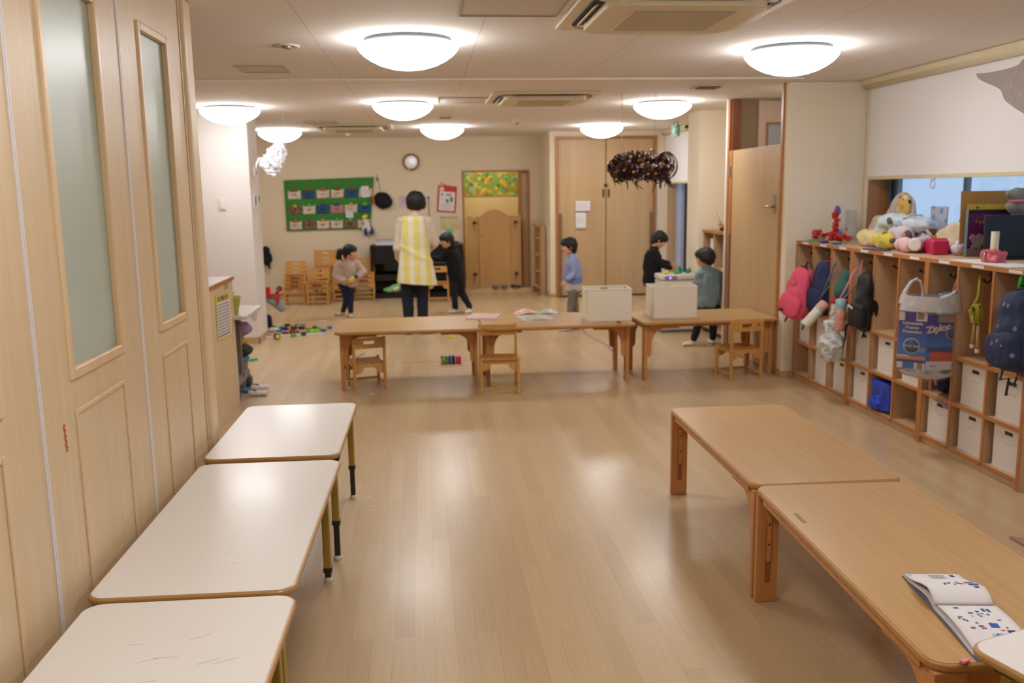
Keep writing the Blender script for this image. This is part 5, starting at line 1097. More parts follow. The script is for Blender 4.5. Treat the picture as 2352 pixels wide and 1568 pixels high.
t = thing('bolster','white and lilac round-ended bundle lying before the magenta box','bundle',(3.20,5.66,ZT+.002),rad(-35)); b = MB(); b.cap((0,-.02,.052),(.06,.22,.06),.046,.05); b.fuse('bundle_body', mat('lilac_white', rgb(204,190,206), .85, bump=.2), t, voxel=.008, smooth=3, wr=.006); MB().cyl((.0,-.068,.052),(.004,-.03,.053),.040,seg=24).build('end_cap', WHITEP, t, bevel=.008)
t = thing('folded_towel','large white and pale blue folded towel with round badge on top of the pile','towel',(3.33,6.02,ZT+.11),rad(4))
b = MB(); b.ell((0,-.10,.06),(.12,.18,.055)); b.ell((-.01,.13,.07),(.11,.15,.062)); b.ell((-.03,.20,.02),(.08,.09,.07)); b.fuse('towel_body', blot('blue_white_towel', rgb(196,206,212),[rgb(150,174,190),rgb(196,206,212),rgb(210,216,218),rgb(196,206,212)],9,.42,.95), t, voxel=.010, smooth=4, wr=.018, wf=10, seed=8)
MB().ell((-.115,.03,.085),(.012,.028,.024)).build('round_badge', mat('badge_grey', rgb(84,92,98), .8), t); b = MB(); b.tube([(-.10,-.1,.10),(-.06,-.12,.128),(.02,-.14,.125)],.016,8,flat=.3); b.build('pink_ribbon', mat('ribbon_pale', rgb(214,190,196), .8), t)
t = thing('printed_bag','standing oval bag with yellow and black printed panel behind the folded towel','bag',(3.46,6.32,ZT+.10),rad(12))
b = MB(); b.ell((0,0,.14),(.05,.13,.15)); b.ell((.03,.08,.05),(.05,.12,.10)); b.fuse('bag_body', mat('bag_grey_cream', rgb(186,176,166), .8), t, voxel=.010, smooth=4, wr=.006)
MB().ell((-.035,-.045,.17),(.03,.07,.115),(rad(8),0,0)).build('printed_panel', blot('bold_print', rgb(204,170,80),[rgb(30,36,40),rgb(200,120,90),rgb(214,204,200),rgb(204,170,80),rgb(50,70,60)],26,.42,.6), t)
t = thing('cream_bag','soft cream cloth bag at the far left behind the towels','bag',(3.46,6.62,ZT)); b = MB(); b.ell((0,0,.10),(.09,.11,.11)); b.ell((.03,-.10,.2),(.05,.06,.08)); b.fuse('bag_body', mat('cream_cloth2', rgb(206,186,164), .9, bump=.2), t, voxel=.010, smooth=4, wr=.02)
t = thing('grey_bundle','crumpled grey and white cloth in the middle of the clutter on the lockers','cloth',(3.36,5.86,ZT)); b = MB(); b.ell((0,0,.06),(.08,.14,.06)); b.ell((-.02,-.08,.07),(.06,.07,.045)); b.fuse('cloth_body', mat('crumpled_grey', rgb(176,168,172), .7, var=.25, scale=24, bump=.5), t, voxel=.008, smooth=2, wr=.03, wf=18)
t = thing('tote_bag','beige canvas tote folded over with dark open mouth, leaning by the cardboard','bag',(3.44,5.66,ZT),rad(5))
b = MB(); b.sup((.0,-.05,.10),(.055,.20,.085),.6,Euler((rad(-14),0,0)).to_matrix()); b.ell((-.02,-.02,.05),(.07,.17,.05)); b.fuse('canvas', mat('beige_canvas', rgb(206,190,160), .9, var=.08, bump=.3), t, voxel=.009, smooth=3, wr=.016, wf=9)
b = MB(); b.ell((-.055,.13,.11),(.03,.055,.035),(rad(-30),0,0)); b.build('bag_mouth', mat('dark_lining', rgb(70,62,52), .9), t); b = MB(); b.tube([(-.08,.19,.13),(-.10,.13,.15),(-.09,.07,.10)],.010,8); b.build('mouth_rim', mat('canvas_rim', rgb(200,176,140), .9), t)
t = thing('magenta_box','magenta rounded plastic box on the lockers','box',(3.27,5.54,ZT),rad(-14))
b = MB(); b.prism([(-.10,0),(.10,0),(.11,.07),(.06,.095),(-.06,.105),(-.075,.09),(-.10,.09)],'X',-.05,.05); b.build('box_body', MAG, t, bevel=.018, seg=4)
b = MB(); b.tube([(0,.03,.10),(.0,.0,.13),(0,-.04,.10)],.006,6); b.build('yellow_handle', YELL, t)
t = thing('polka_pouch','white plastic pouch with purple dots between magenta box and cardboard','pouch',(3.33,5.38,ZT)); b = MB(); b.ell((0,0,.045),(.05,.06,.05)); b.fuse('pouch_body', blot('purple_dots', rgb(206,194,204),[rgb(110,50,110)],46,.3,.5), t, voxel=.007, smooth=3, wr=.006)
t = thing('red_case','flat red case behind the beige tote on the lockers','case',(3.52,5.60,ZT)); MB().box(-.03,.03,-.07,.07,0,.215).build('case_body', RED, t, bevel=.006)
t = thing('picture_book','thin picture book standing behind the folded towel','book',(3.52,5.96,ZT)); b = MB(); b.box(-.006,.006,-.11,.09,0,.29); b.build('cover', blot('cover_pastel', rgb(176,180,200),[rgb(190,180,120),rgb(176,180,200),rgb(120,140,170)],14,.3,.5), t, bevel=.002)
# connected red toy on the far end
t = thing('linking_toy','red figure of linked cog pieces with blue top, on the far locker end','toy',(3.28,6.98,ZT))
b = MB(); random.seed(11)
def cog(b,c,r,rot):
    T = Matrix.Translation(c)@Euler(rot).to_matrix().to_4x4(); b.lathe([(0,-.004),(r,-.004),(r,.004),(0,.004)],seg=14,T=T)
    for k in range(6): a = k*PI/3; b.ell(T@Vector((r*math.cos(a),r*math.sin(a),0)),.0075,u=8,v=6)
for k in range(26): cog(b,Vector((random.uniform(-.10,.06),random.uniform(-.22,.20),.035+random.uniform(-.01,.03))),.022,(random.random()*3,random.random()*3,0))
for k in range(9): cog(b,Vector((-.01+random.uniform(-.012,.012),.0-.003*k+random.uniform(-.012,.012),.07+.021*k)),.022,(random.random()*3,random.random()*3,0))
for k in range(6): cog(b,Vector((0,random.uniform(.0,.05),.19+random.uniform(-.02,.03))),.02,(random.random()*3,random.random()*3,0))
b.build('red_cogs', RED, t)
b = MB()
for c in ((0,.0,.262),(.0,.012,.245),(0,-.015,.24),(-.08,.21,.035),(-.02,.19,.035),(-.04,-.14,.07)): cog(b,Vector(c),.018,(1,.4,0))
b.build('blue_cogs', BLUE, t)
cols = [(BLUE,'blue'),(GREEN,'green'),(YELL,'yellow'),(NAVY,'navy blue'),(RED,'red')]
wh = ['nearest the room edge','beside the cream bag','at the far corner','under the red figure','next to the mint sheet','before the clear tube','nearest the yellow towel']
for k in range(7):
    mm,cn = cols[k%5]; tag(MB().box(-.03,.03,-.03,.03,0,.016).build('toy_plate', mm, None, (3.11+.025*(k%3),6.62+.07*k,ZT), bevel=.004),'small flat %s toy piece on the far locker top, %s'%(cn,wh[k]),'toy piece','flat toy pieces on the far locker top')
tag(MB().box(-.06,.06,-.13,.13,0,.003).build('mint_sheet', mat('mint', rgb(110,170,170), .6), None, (3.16,7.05,ZT)),'thin mint green sheet at the far end of the locker top','sheet')
t = thing('clear_tube','tall clear plastic measuring tube standing behind the red figure','tube',(3.46,7.12,ZT)); MB().lathe([(.045,0),(.045,.24),(.043,.24),(.043,.003)],seg=24).build('tube_wall', film('clear_film', rgb(220,210,205), .28, .1), t); MB().cyl((-.043,-.02,.09),(-.047,-.02,.09),.012,seg=12).build('red_dot', RED, t)
# cardboard, purple book, black screen
t = thing('cardboard_sheet','tall brown cardboard standing on edge on the lockers','cardboard',(3.45,5.32,ZT)); RB = rad(-12)
MB().obox((.0,0,.198),(.30,.006,.396),(rad(-3),0,RB)).build('sheet', mat('kraft', rgb(178,136,74), .85), t)
t = thing('picture_book','large purple and black picture book with yellow and pale blue edges, leaning on the cardboard','book',(3.46,5.24,ZT))
b = MB(); b.obox((0,0,.158),(.34,.010,.316),(0,0,RB)); b.build('cover_black', mat('cover_dark', rgb(40,16,46), .35), t)
T = Euler((0,0,RB)).to_matrix().to_4x4()
def bk(nm,x0,x1,z0,z1,m_,off=-.0065): MB().box(x0,x1,off-.001,off+.001,z0,z1,T=T).build(nm,m_,t)
bk('purple_picture',-.155,.10,.06,.26,mat('purple_print', rgb(92,24,92), .4)); bk('yellow_edge',-.17,.17,.285,.318,blot('yellow_edge_print', rgb(200,180,60),[rgb(220,180,190),rgb(60,90,40),rgb(210,190,70)],22,.3,.5),-.0068); bk('pale_blue_edge',-.172,-.158,.0,.285,mat('pale_blue_edge', rgb(150,190,190), .5),-.0069)
bk('grey_picture',-.155,.02,.0,.05,mat('grey_print', rgb(120,104,110), .6))
b = MB()
for k in range(20): b.ell(T@Vector((-.085+.045*math.sin(k*2.4)*(k%4+1)/4,-.008,.10+.045*math.cos(k*1.7)*(k%3+1)/3)),(.018,.005,.016))
b.ell(T@Vector((-.055,-.008,.165)),(.014,.005,.014)); b.fuse('grey_flower', mat('grey_flower', rgb(140,124,126), .7), t, voxel=.004, smooth=1)
for x in (-.11,-.09,-.07): b = MB(); b.ell(T@Vector((x,-.008,.215-.008*(x>-.1))),(.007,.003,.010)); b.build('small_print', mat('olive_print', rgb(120,100,40), .6), t)
t = thing('monitor','flat black screen leaning before the purple book at the right edge','screen',(3.44,5.02,ZT)); b = MB(); b.obox((.03,0,.135),(.40,.022,.245),(rad(-4),0,rad(-8))); b.build('screen_panel', BLACKG, t, bevel=.004); b = MB(); b.obox((.03,0,.008),(.22,.12,.014),(0,0,rad(-8))); b.build('base', BLACKG, t)
t = thing('paper_roll','white paper tube standing in a pink wrapped holder before the black screen','paper roll',(3.19,4.82,ZT)); MB().lathe([(.021,.03),(.021,.175),(.013,.175),(.013,.03)],seg=28).build('tube', mat('tube_paper', rgb(226,212,186), .7), t)
b = MB(); b.obox((0,0,.035),(.09,.11,.065),(0,.1,.3)); b.fuse('pink_wrap', mat('pink_wrap', rgb(205,96,104), .5, bump=.3), t, voxel=.006, smooth=3, wr=.012, wf=30); MB().tube([(-.04,.02,.07),(-.055,.0,.03),(-.05,.01,.0)],.006,6).build('silver_cord', SILVER, t)
t = thing('cloth_bundle','grey and pink rolled cloths piled behind the cardboard at the right edge','cloth',(3.515,5.12,ZT)); b = MB(); b.ell((0.02,0,.375),(.10,.04,.04)); b.ell((0.03,0,.30),(.10,.045,.05)); b.ell((.03,0,.20),(.09,.04,.08)); b.ell((.03,0,.10),(.09,.04,.11)); b.fuse('cloth_body', mat('slate_cloth', rgb(132,136,132), .9, var=.2, scale=16, bump=.4), t, voxel=.008, smooth=3, wr=.010, wf=18)
MB().ell((.0,-.035,.335),(.085,.02,.010)).build('pink_fold', mat('pink_fold', rgb(210,120,140), .9), t)
tag(MB().box(-.10,.10,-.35,.2,0,.004).build('paper_sheet', PAPER, None, (3.17,4.85,ZT)),'white paper sheet under the pink holder on the near locker top','paper')
tag(MB().box(-.04,.04,-.12,.12,0,.006).build('blue_notebook', NAVY, None, (3.10,5.98,ZT)),'thin navy notebook on the locker edge below the pink roll','notebook')

# ---- roller blinds
BL = mat('blind_fabric', rgb(244,242,242), .85, var=.01); CAS = mat('blind_cassette', rgb(222,208,172), .5)
def blind(label, x, y0, y1, z0):
    t = thing('roller_blind', label, 'blind', (x,(y0+y1)/2,0)); h_ = (y1-y0)/2
    b = MB(); b.cyl((-.03,-h_-.02,2.375),(-.03,h_+.03,2.375),.033); b.box(-.065,.01,-h_-.02,h_+.03,2.375,H-.003); b.build('cassette', CAS, t)
    MB().box(.002,.006,-h_,h_,z0+.02,2.37).build('fabric', BL, t); MB().box(-.004,.010,-h_,h_,z0,z0+.028).build('bottom_bar', CAS, t, bevel=.003)
    return t
bl = blind('large pale roller blind pulled down to half over the right window', 3.585,1.5,7.13,1.635)
b = MB(); b.box(-.008,.004,1.82,1.87,1.62,1.665); cl = b.build('pull_clip', WHITEP, bl, bevel=.003)
b = MB(); b.tube([(-.004,1.845+.028*math.sin(a*PI/8),1.592+.028*math.cos(a*PI/8)) for a in range(17)],.0045,8); b.build('pull_ring', mat('clear_ring', rgb(214,208,200), .3), cl)
blind('pale roller blind over the far window left of the column', 3.585,12.15,13.34,1.65)
# ---- low shelf by the column
t = thing('low_shelf','low open wooden shelf with white files against the column by the tall door','shelf',(3.10,9.32,0))
b = MB(); b.box(0,.45,-.56,.56,1.105,1.13); b.box(-.012,.0,-.56,.56,1.103,1.132); b.build('top_board',[TRIMW],t)
b = MB()
for y in (-.56,-.19,.18,.54): b.box(0,.45,y,y+.02,0,1.105)
b.box(0,.45,-.54,.54,.72,.74); b.box(0,.45,-.54,.54,.05,.07); b.build('carcass', OAK, t); MB().box(.44,.45,-.54,.54,.07,1.1).build('back', TRIMW, t)
for y,lb in ((-.08,'left'),(.36,'right')): tag(MB().box(0,.2,-.06,.06,0,.30).build('file_box', PAPER, None, (3.13,9.32+y-.02,.741)),'white upright file box on the low shelf, %s one'%('nearer' if y<0 else 'farther'),'file','file boxes on the low shelf')
t = thing('small_plant','tiny dark plant with orange bloom on the low shelf','plant',(3.2,9.55,1.131)); b = MB(); random.seed(2)
for k in range(12): a = k*.55; b.tube([(0,0,.02),(.02*math.cos(a),.02*math.sin(a),.05),(.045*math.cos(a),.05*math.sin(a),.05+.02*(k%4))],[.004,.004,.001],5)
b.build('leaves', mat('dark_leaf', rgb(50,56,34), .6), t); MB().ell((-.01,-.02,.04),(.02,.02,.016)).build('bloom', mat('orange_bloom', rgb(205,140,40), .6), t); MB().cyl((0,0,0),(0,0,.03),.02,.026).build('pot', DARKP, t); MB().tube([(0,0,.05),(-.03,.03,.14),(-.05,.04,.19)],.0015,5).build('stem', DARKP, t)
# ---- air purifier
t = thing('air_purifier','white air purifier with a glowing purple light, toys lying on it','air purifier',(2.80,9.92,0))
b = MB(); b.prism(rr(-.2,.2,-.15,.15,.03),'Z',.03,.58); b.build('body', WHITEP, t, bevel=.01); b = MB(); b.prism(rr(-.205,.205,-.155,.155,.03),'Z',.585,.645); b.build('lid', WHITEP, t, bevel=.015, seg=3)
MB().box(-.19,.19,-.14,.14,0,.03).build('foot', GREY, t); MB().box(-.16,-.02,-.158,-.150,.595,.632).build('control_strip', mat('grey_strip2', rgb(150,140,140), .4), t, bevel=.003)
MB().ell((-.10,-.16,.612),(.012,.005,.012)).build('status_light', mat('purple_led', rgb(120,80,255), .3, var=0, emit=5, ecol=rgb(120,80,255)), t)
for x,y,z,mm,lb,sh_ in ((-.12,-.02,.64,YELL,'small yellow toy piece on the white appliance under the child\'s hand',0),(.0,-.05,.645,GREEN,'green toy frog shape in the middle of the appliance lid',1),(.05,.02,.66,TEAL,'teal toy with raised ears on the appliance lid',2),(.15,.03,.65,TEAL,'teal toy piece at the right edge of the appliance lid',1)):
    tt = thing('toy_piece',lb,'toy',(2.80+x,9.92+y,.646)); b = MB(); b.ell((0,0,.012),(.035,.025,.012)); b.ell((.02,0,.02),(.018,.018,.018))
    if sh_: b.ell((-.015,0,.035),(.012,.012,.02)); b.ell((.02,.0,.04),(.014,.01,.022))
    if sh_==2: b.ell((-.0,0,.05),(.02,.01,.03))
    b.build('toy_body', mm, tt)
MB().cyl((0,0,0),(.0,0,.30),.012).build('t',GREY) if False else None

# ================= ROW TABLE ITEMS =================
def crate(label, loc, rz):
    t = thing('white_crate', label, 'box', loc, rz, 'white open boxes on the row of tables'); W,D_,Hh = .19,.145,.265
    b = MB(); s = .032
    b.box(-W,W,-D_,-D_+.005,.006,Hh); b.box(-W,-W+.005,-D_,D_,.006,Hh); b.box(W-.005,W,-D_,D_,.006,Hh)
    b.box(-W,-s,D_-.005,D_,.006,Hh); b.box(s,W,D_-.005,D_,.006,Hh); b.box(-s,s,D_-.005,D_,.006,Hh-.032); b.box(-s,s,D_-.005,D_,Hh-.012,Hh); b.box(-W,W,-D_,D_,.0,.008); b.build('crate_body', IVORY, t, bevel=.002)
    b = MB()
    for q in ((-W-.004,W+.004,-D_-.004,-D_+.008),(-W-.004,W+.004,D_-.008,D_+.004),(-W-.004,-W+.008,-D_-.004,D_+.004),(W-.008,W+.004,-D_-.004,D_+.004)): b.box(*q,Hh-.004,Hh+.004)
    b.build('rim', IVORY, t, bevel=.002)
    b = MB(); b.prism(rr(-W-.004,W+.004,-D_-.004,D_+.004,.01),'Z',0,.008); b.build('base_rim', WHITEP, t)
    return t
k1 = crate('open white plastic box on the middle table of the row',(1.54,7.56,.5),rad(-2))
copytree(k1,(2.12,7.63,.5),rad(-1),'open white plastic box on the right table of the row')
tag(MB().box(-.016,.016,-.008,.008,0,.016).build('red_block', RED, None, (1.59,7.31,.5), bevel=.003),'small red block lying before the left white box','toy block')
def mag(label, loc, rz, w, d, base, cols, h_=.012, fold=0):
    t = thing('picture_magazine', label, 'magazine', loc, rz, 'picture magazines on the row of tables')
    b = MB(); b.grid(lambda u,v:Vector(((u-.5)*w,(v-.5)*d,h_+fold*math.sin(PI*u)**2*(.4+.6*v))),16,8); b.build('cover', blot('cover_%s'%len(label), base, cols, 22, .38, .3), t, solid=.002)
    MB().box(-w/2,w/2,-d/2,d/2,0,h_-.001).build('pages', PAPER, t)
    return t
mag('pale pink and yellow picture magazine lying flat across the first table joint',(.51,7.87,.5),rad(-14),.26,.34,rgb(222,190,190),[rgb(225,190,110),rgb(225,160,140),rgb(220,200,200),rgb(170,190,110)])
mag('glossy picture magazine with yellow cover nearest the chair side',(.94,7.63,.5),rad(12),.27,.30,rgb(200,200,190),[rgb(210,200,90),rgb(190,120,100),rgb(222,220,220),rgb(120,130,110)],.014,.012)
mag('pinkish curled picture magazine behind the glossy yellow one',(.90,7.92,.5),rad(5),.22,.20,rgb(216,170,160),[rgb(230,200,190),rgb(205,110,90),rgb(220,205,90),rgb(225,215,215)],.018,.03)
mag('grey and green picture magazine at the right of the pile',(1.08,7.90,.5),rad(-6),.18,.20,rgb(180,184,184),[rgb(120,140,120),rgb(210,205,210),rgb(170,160,140)],.02,.02)
# floor toys between the tables
t = thing('block_train','short train of blue, green and yellow blocks with a red end on the floor','toy',(.215,8.37,0))
for k,(mm,wd) in enumerate(((BLUE,.05),(GREEN,.03),(BLUE,.025),(NAVY,.03))): MB().box(-.085+.034*k,-.085+.034*k+.03,-.03,.03,0,.075).build('block', mm, t, bevel=.006)
b = MB(); 
for a in range(6): b.ell((-.062+.016*math.cos(a),-.034,.036+.018*math.sin(a)),(.010,.006,.011))
b.build('yellow_flower', YELL, t); MB().box(.053,.105,-.028,.028,.004,.07).build('red_end_block', DPINK, t, bevel=.008)
tag(MB().box(-.03,.03,-.015,.015,0,.03).build('toy_block', YELL, None, (.281,9.83,0), bevel=.004),'single yellow block on the floor behind the block train','toy block')
TAPE = mat('purple_tape', rgb(150,104,130), .6)
def tape(label, pts, w=.011, m=None, h=.0008):
    b = MB(); c = Vector((sum(p[0] for p in pts)/len(pts),sum(p[1] for p in pts)/len(pts),0))
    for (x0,y0),(x1,y1) in zip(pts,pts[1:]):
        d = Vector((x1-x0,y1-y0,0)).normalized(); n = Vector((-d.y,d.x,0))*w; e = d*.004
        p = [Vector((x0,y0,0))-n-e,Vector((x1,y1,0))-n+e,Vector((x1,y1,0))+n+e,Vector((x0,y0,0))+n-e]; b.prism([((q-c).x,(q-c).y) for q in p],'Z',.0001,h)
    tag(b.build('floor_tape', m or TAPE, None, c),label,'tape')
tape('curved purple tape line on the floor running right of the middle table',[(1.47,11.9),(1.55,11.4),(1.66,10.9),(1.80,10.55),(1.80,10.2),(1.77,9.9),(1.80,9.5),(1.86,9.1),(1.83,8.72)])
tape('short dark purple tape line on the floor behind the leftmost small chair',[(-.62,9.05),(-.70,8.8),(-.75,8.4)],.012,mat('dark_purple_tape', rgb(96,60,110), .6))
tape('thin brownish tape line across the floor by the block train',[(-.24,8.50),(.12,8.48),(.45,8.50)],.004,mat('brown_tape', rgb(130,92,80), .7))
# scattered blocks near the pillar
BL_ = [(-1.82,11.00,'blue','brick'),(-1.77,10.92,'yellow','brick'),(-1.71,10.84,'blue','brick'),(-1.70,10.94,'teal','brick'),(-1.65,10.82,'navy','brick'),(-1.67,11.09,'wheel','w'),(-1.61,10.88,'yellow','brick'),(-1.60,10.97,'purple','brick'),(-1.56,10.87,'wheel','w'),(-1.55,11.07,'blue','brick'),(-1.51,10.96,'lime','brick'),(-1.47,10.86,'wheel','w'),(-1.48,11.05,'blue','brick'),(-1.43,10.89,'lime','brick'),(-1.39,10.80,'pink','brick'),(-1.35,10.72,'green','brick'),(-1.31,10.83,'wheel','w'),(-1.30,10.67,'yellow','plate'),(-1.26,10.76,'green','brick'),(-1.20,10.74,'yellow','plate'),(-1.14,10.82,'blue','brick'),(-1.19,10.62,'blue','brick'),(-1.26,10.54,'lime','brick'),(-1.33,10.59,'lime','plate'),(-1.36,10.48,'green','brick'),(-1.31,10.36,'white','bar'),(-1.21,10.37,'white','bar'),(-1.39,10.38,'wheel','w'),(-1.44,10.32,'white','brick'),(-1.49,10.28,'green','brick'),(-1.52,10.40,'redwheel','w'),(-1.48,10.48,'wheel','w'),(-1.57,10.33,'white','bar'),(-1.60,10.45,'wheel','w'),(-1.66,10.28,'white','bar'),(-1.69,10.39,'pink','brick'),(-1.71,10.52,'yellow','plate'),(-1.74,10.22,'white','bar'),(-1.70,10.65,'blue','brick'),(-1.65,10.13,'yellowwheel','w'),(-1.28,11.35,'white','bar'),(-1.68,8.86,'green','plate')]
CM = {'blue':BLUE,'yellow':YELL,'teal':TEAL,'navy':NAVY,'purple':PURP,'lime':LIME,'pink':PINK,'green':GREEN,'white':WHITEP}
def toy_src(c,k):
    if k=='w':
        b = MB(); b.cyl((0,0,.0),(0,0,.034),.036,seg=24); o = b.build('wheel_toy', DARKP, None, bevel=.005); hub = {'wheel':RED,'redwheel':RED,'yellowwheel':YELL}[c]
        MB().cyl((0,0,.033),(0,0,.040),.024,seg=20).build('hub', hub, o, bevel=.002); return o
    b = MB(); X_,Y_,Z_ = {'brick':(.03,.017,.03),'plate':(.045,.02,.018),'bar':(.05,.012,.022)}[k]; b.box(-X_,X_,-Y_,Y_,0,Z_)
    n_ = {'brick':2,'plate':3,'bar':4}[k]
    for i in range(n_): b.cyl((-X_+X_/n_+i*2*X_/n_,0,Z_),(-X_+X_/n_+i*2*X_/n_,0,Z_+.006),.006,seg=8)
    return b.build('toy_block', CM[c], None, bevel=.003)
SRC = {}; random.seed(8)
cen_ = (-1.45,10.7)
def where(x,y):
    if y > 11.2: return 'lying alone toward the stacked chairs'
    if y < 9: return 'lying alone on the floor in front of the pillar'
    a = 'left' if x < -1.62 else ('middle' if x < -1.36 else 'right'); d_ = 'front' if y < 10.45 else ('centre' if y < 10.85 else 'back'); return '%s %s of the scattered blocks'%(a,d_)
used = {}
for x,y,c,k in BL_:
    key = (c,k); first_ = key not in SRC
    if first_: SRC[key] = toy_src(c,k); o = SRC[key]
    else:
        o = SRC[key].copy(); C.objects.link(o)
        for ch in SRC[key].children: q = ch.copy(); C.objects.link(q); q.parent = o
    side = c in ('redwheel','yellowwheel')
    o.location = (x,y,.036 if side else 0); o.rotation_euler = (PI/2,0,.5) if side else (0,0,random.uniform(-.6,.6))
    nm = {'wheel':'black red-hubbed toy wheel lying flat','redwheel':'black toy wheel with red hub standing upright','yellowwheel':'black toy wheel with yellow hub standing upright, nearest the camera'}.get(c, {'brick':'%s toy brick','plate':'flat %s toy piece','bar':'long %s toy bar'}[k]%c if k!='w' else '')
    wh_ = where(x,y); lb = '%s, %s'%(nm,wh_) if c!='yellowwheel' else nm
    used[lb] = used.get(lb,0)+1
    if used[lb] > 1: lb += [' , behind its twin',', rightmost of that kind'][min(used[lb]-2,1)].replace(' ,',',')
    tag(o, lb, 'toy block' if k!='w' else 'toy wheel', 'toy blocks scattered on the floor')
# crumbs of paper on the floor
for x,y,s_,lb in ((-.333,4.66,.012,'tiny white paper scrap beside the farthest white table\'s leg'),(-.30,4.455,.010,'tiny white paper scrap nearer the camera of the pair on the floor'),(-.444,7.17,.014,'small pale scrap on the floor before the leftmost small chair'),(2.127,7.21,.012,'small pale scrap on the floor under the right table of the row'),(-1.02,7.05,.012,'small grey scrap on the floor by the white shoes')):
    tag(MB().prism([(-s_,-s_*.6),(s_,-s_*.4),(s_*.8,s_),(-s_*.5,s_*.7)],'Z',.0002,.002).build('paper_scrap', PAPER, None, (x,y,0)),lb,'paper scrap','paper scraps on the floor')
# foam mat at the right edge
t = thing('foam_mat','dusty pink interlocking foam mat corner on the floor at the right edge','mat',(2.885,3.36,0)); p = []
for k in range(12): x = -.27+.54*k/11; p.append((x,.30 if k%2 else .325))
p += [(.27,-.3),(-.27,-.3)]; MB().prism(p,'Z',0,.012).build('mat_body', mat('mat_pink', rgb(170,126,116), .9), t)

# ================= WREATH AND HANGING BAGS =================
t = thing('tinsel_wreath','hanging hoop wrapped in dark tinsel and coloured sequins in front of the closet','wreath',(1.95,8.0,1.79))
R0 = .225; TT = Euler((rad(16),rad(-4),0)).to_matrix()
def hp_(a,dr=0,dz=0): return TT@Vector(((R0+dr)*math.cos(a),(R0+dr)*.95*math.sin(a),dz))
MB().tube([hp_(k*PI/24) for k in range(49)],.006,8).build('hoop', DARKP, t)
b = MB(); random.seed(21)
for s_ in range(30):
    ph = random.random()*6; am = random.uniform(.02,.09); a0_ = random.uniform(0,6); ln_ = random.uniform(2.5,5.2); pts=[]
    for k in range(90):
        a = a0_+ln_*k/90; e = 1 if math.cos(a) < .55 else .45
        th = k*random.uniform(.33,.36)+ph; pts.append(hp_(a,am*e*math.cos(th),am*e*1.1*math.sin(th)-.012))
    b.tube(pts,[random.uniform(.002,.008) for _ in pts],5)
for k in range(5):
    r_ = .06+.012*k; c_ = Vector((.16+.012*k,0,-.005)); b.tube([c_+Vector((r_*.9*math.cos(j*PI/10),.02*math.sin(j+k),r_*1.15*math.sin(j*PI/10))) for j in range(21)],[random.uniform(.004,.010) for _ in range(21)],5)
for k in range(26):
    a = random.choice([random.uniform(3.0,5.4),random.uniform(1.6,3.4),5.6]); q = hp_(a,random.uniform(-.03,.03),-.05); b.tube([q,q+Vector((random.uniform(-.03,.03),random.uniform(-.02,.02),-.05)),q+Vector((random.uniform(-.05,.05),0,-random.uniform(.07,.13)))],[.006,.007,.003],5)
o = b.build('tinsel', mat('dark_tinsel', rgb(74,48,42), .22, metal=.6, var=.7, scale=60, bump=.4), t); o['kind'] = 'stuff'
for nm_,cc,sd_ in (('sequin_green',rgb(30,110,90),1),('sequin_pink',rgb(225,110,150),2),('sequin_gold',rgb(220,170,60),3),('sequin_silver',rgb(225,220,225),4)):
    b = MB(); random.seed(sd_)
    for k in range(60 if sd_ != 3 else 30):
        a = random.uniform(0,6.28); th = random.uniform(0,6.28); r_ = random.uniform(.05,.095)*(1 if math.cos(a)<.55 else .5); q = hp_(a,r_*math.cos(th),r_*math.sin(th)-.01); b.ell(q,(.0125,.0125,.004),(random.random()*3,random.random()*3,0),u=8,v=5)
    o = b.build('sequins', mat(nm_,cc,.15,metal=.6,var=0), t); o['kind'] = 'stuff'
MB().tube([(-.187,0,.08),(-.188,0,.35),(-.19,0,H-1.79)],.011,6,flat=.2).build('white_ribbon', PAPER, t); MB().tube([(.10,0,.09),(.105,0,.4),(.11,0,H-1.79)],.002,5).build('thread', mat('thread', rgb(190,180,170), .8), t)
t = thing('hanging_bag','crumpled translucent white plastic bag hanging by the white pillar','bag',(-1.53,9.72,1.94))
b = MB(); b.sup((.03,0,.01),(.125,.07,.18),.75,Euler((0,rad(30),0)).to_matrix(),taper=.35,nu=90,nv=60); b.sup((-.03,.01,-.05),(.10,.06,.10),.8,Euler((0,rad(-30),0)).to_matrix(),nu=70,nv=40); crinkle(b.fuse('bag_film', film('white_crinkle', rgb(226,220,226), .78, .3), t, voxel=.006, smooth=2),.03,12,2)
MB().tube([(-.13,.05,.02),(-.16,.05,-.05),(-.165,.08,-.14)],[.02,.025,.018],8,flat=.5).build('hanging_tail', PAPER, t); MB().tube([(.12,0,.14),(.13,0,.19),(.14,0,H-1.94)],.0015,5).build('thread', mat('thread', rgb(190,180,170), .8), t)
MB().ell((.135,0,.165),(.012,.008,.03)).build('pink_knot', mat('pale_knot', rgb(226,190,190), .6), t)
t = thing('hanging_bag','translucent plastic sheet bag hanging at the upper right edge before the blind','bag',(2.80,4.2,2.08))
def sh(u,v): 
    A,B_,C_,D_ = Vector((-.165,0,.03)),Vector((.30,.02,.28)),Vector((.34,0,-.35)),Vector((-.10,0,-.03)); p = A.lerp(B_,u).lerp(D_.lerp(C_,u),v); n = noise.noise(p*9)*.035; p.y += n+.02*math.sin(u*14+v*4); p.z -= .07*math.sin(PI*u)*(1-v); return p
b = MB(); b.grid(sh,40,24); b.build('bag_film', film('clear_crinkle', rgb(196,178,172), .5, .2), t, solid=.002)
b = MB(); b.tube([(.30,.02,.27),(.30,.02,H-2.08)],.002,5); b.build('thread', mat('thread', rgb(190,180,170), .8), t)

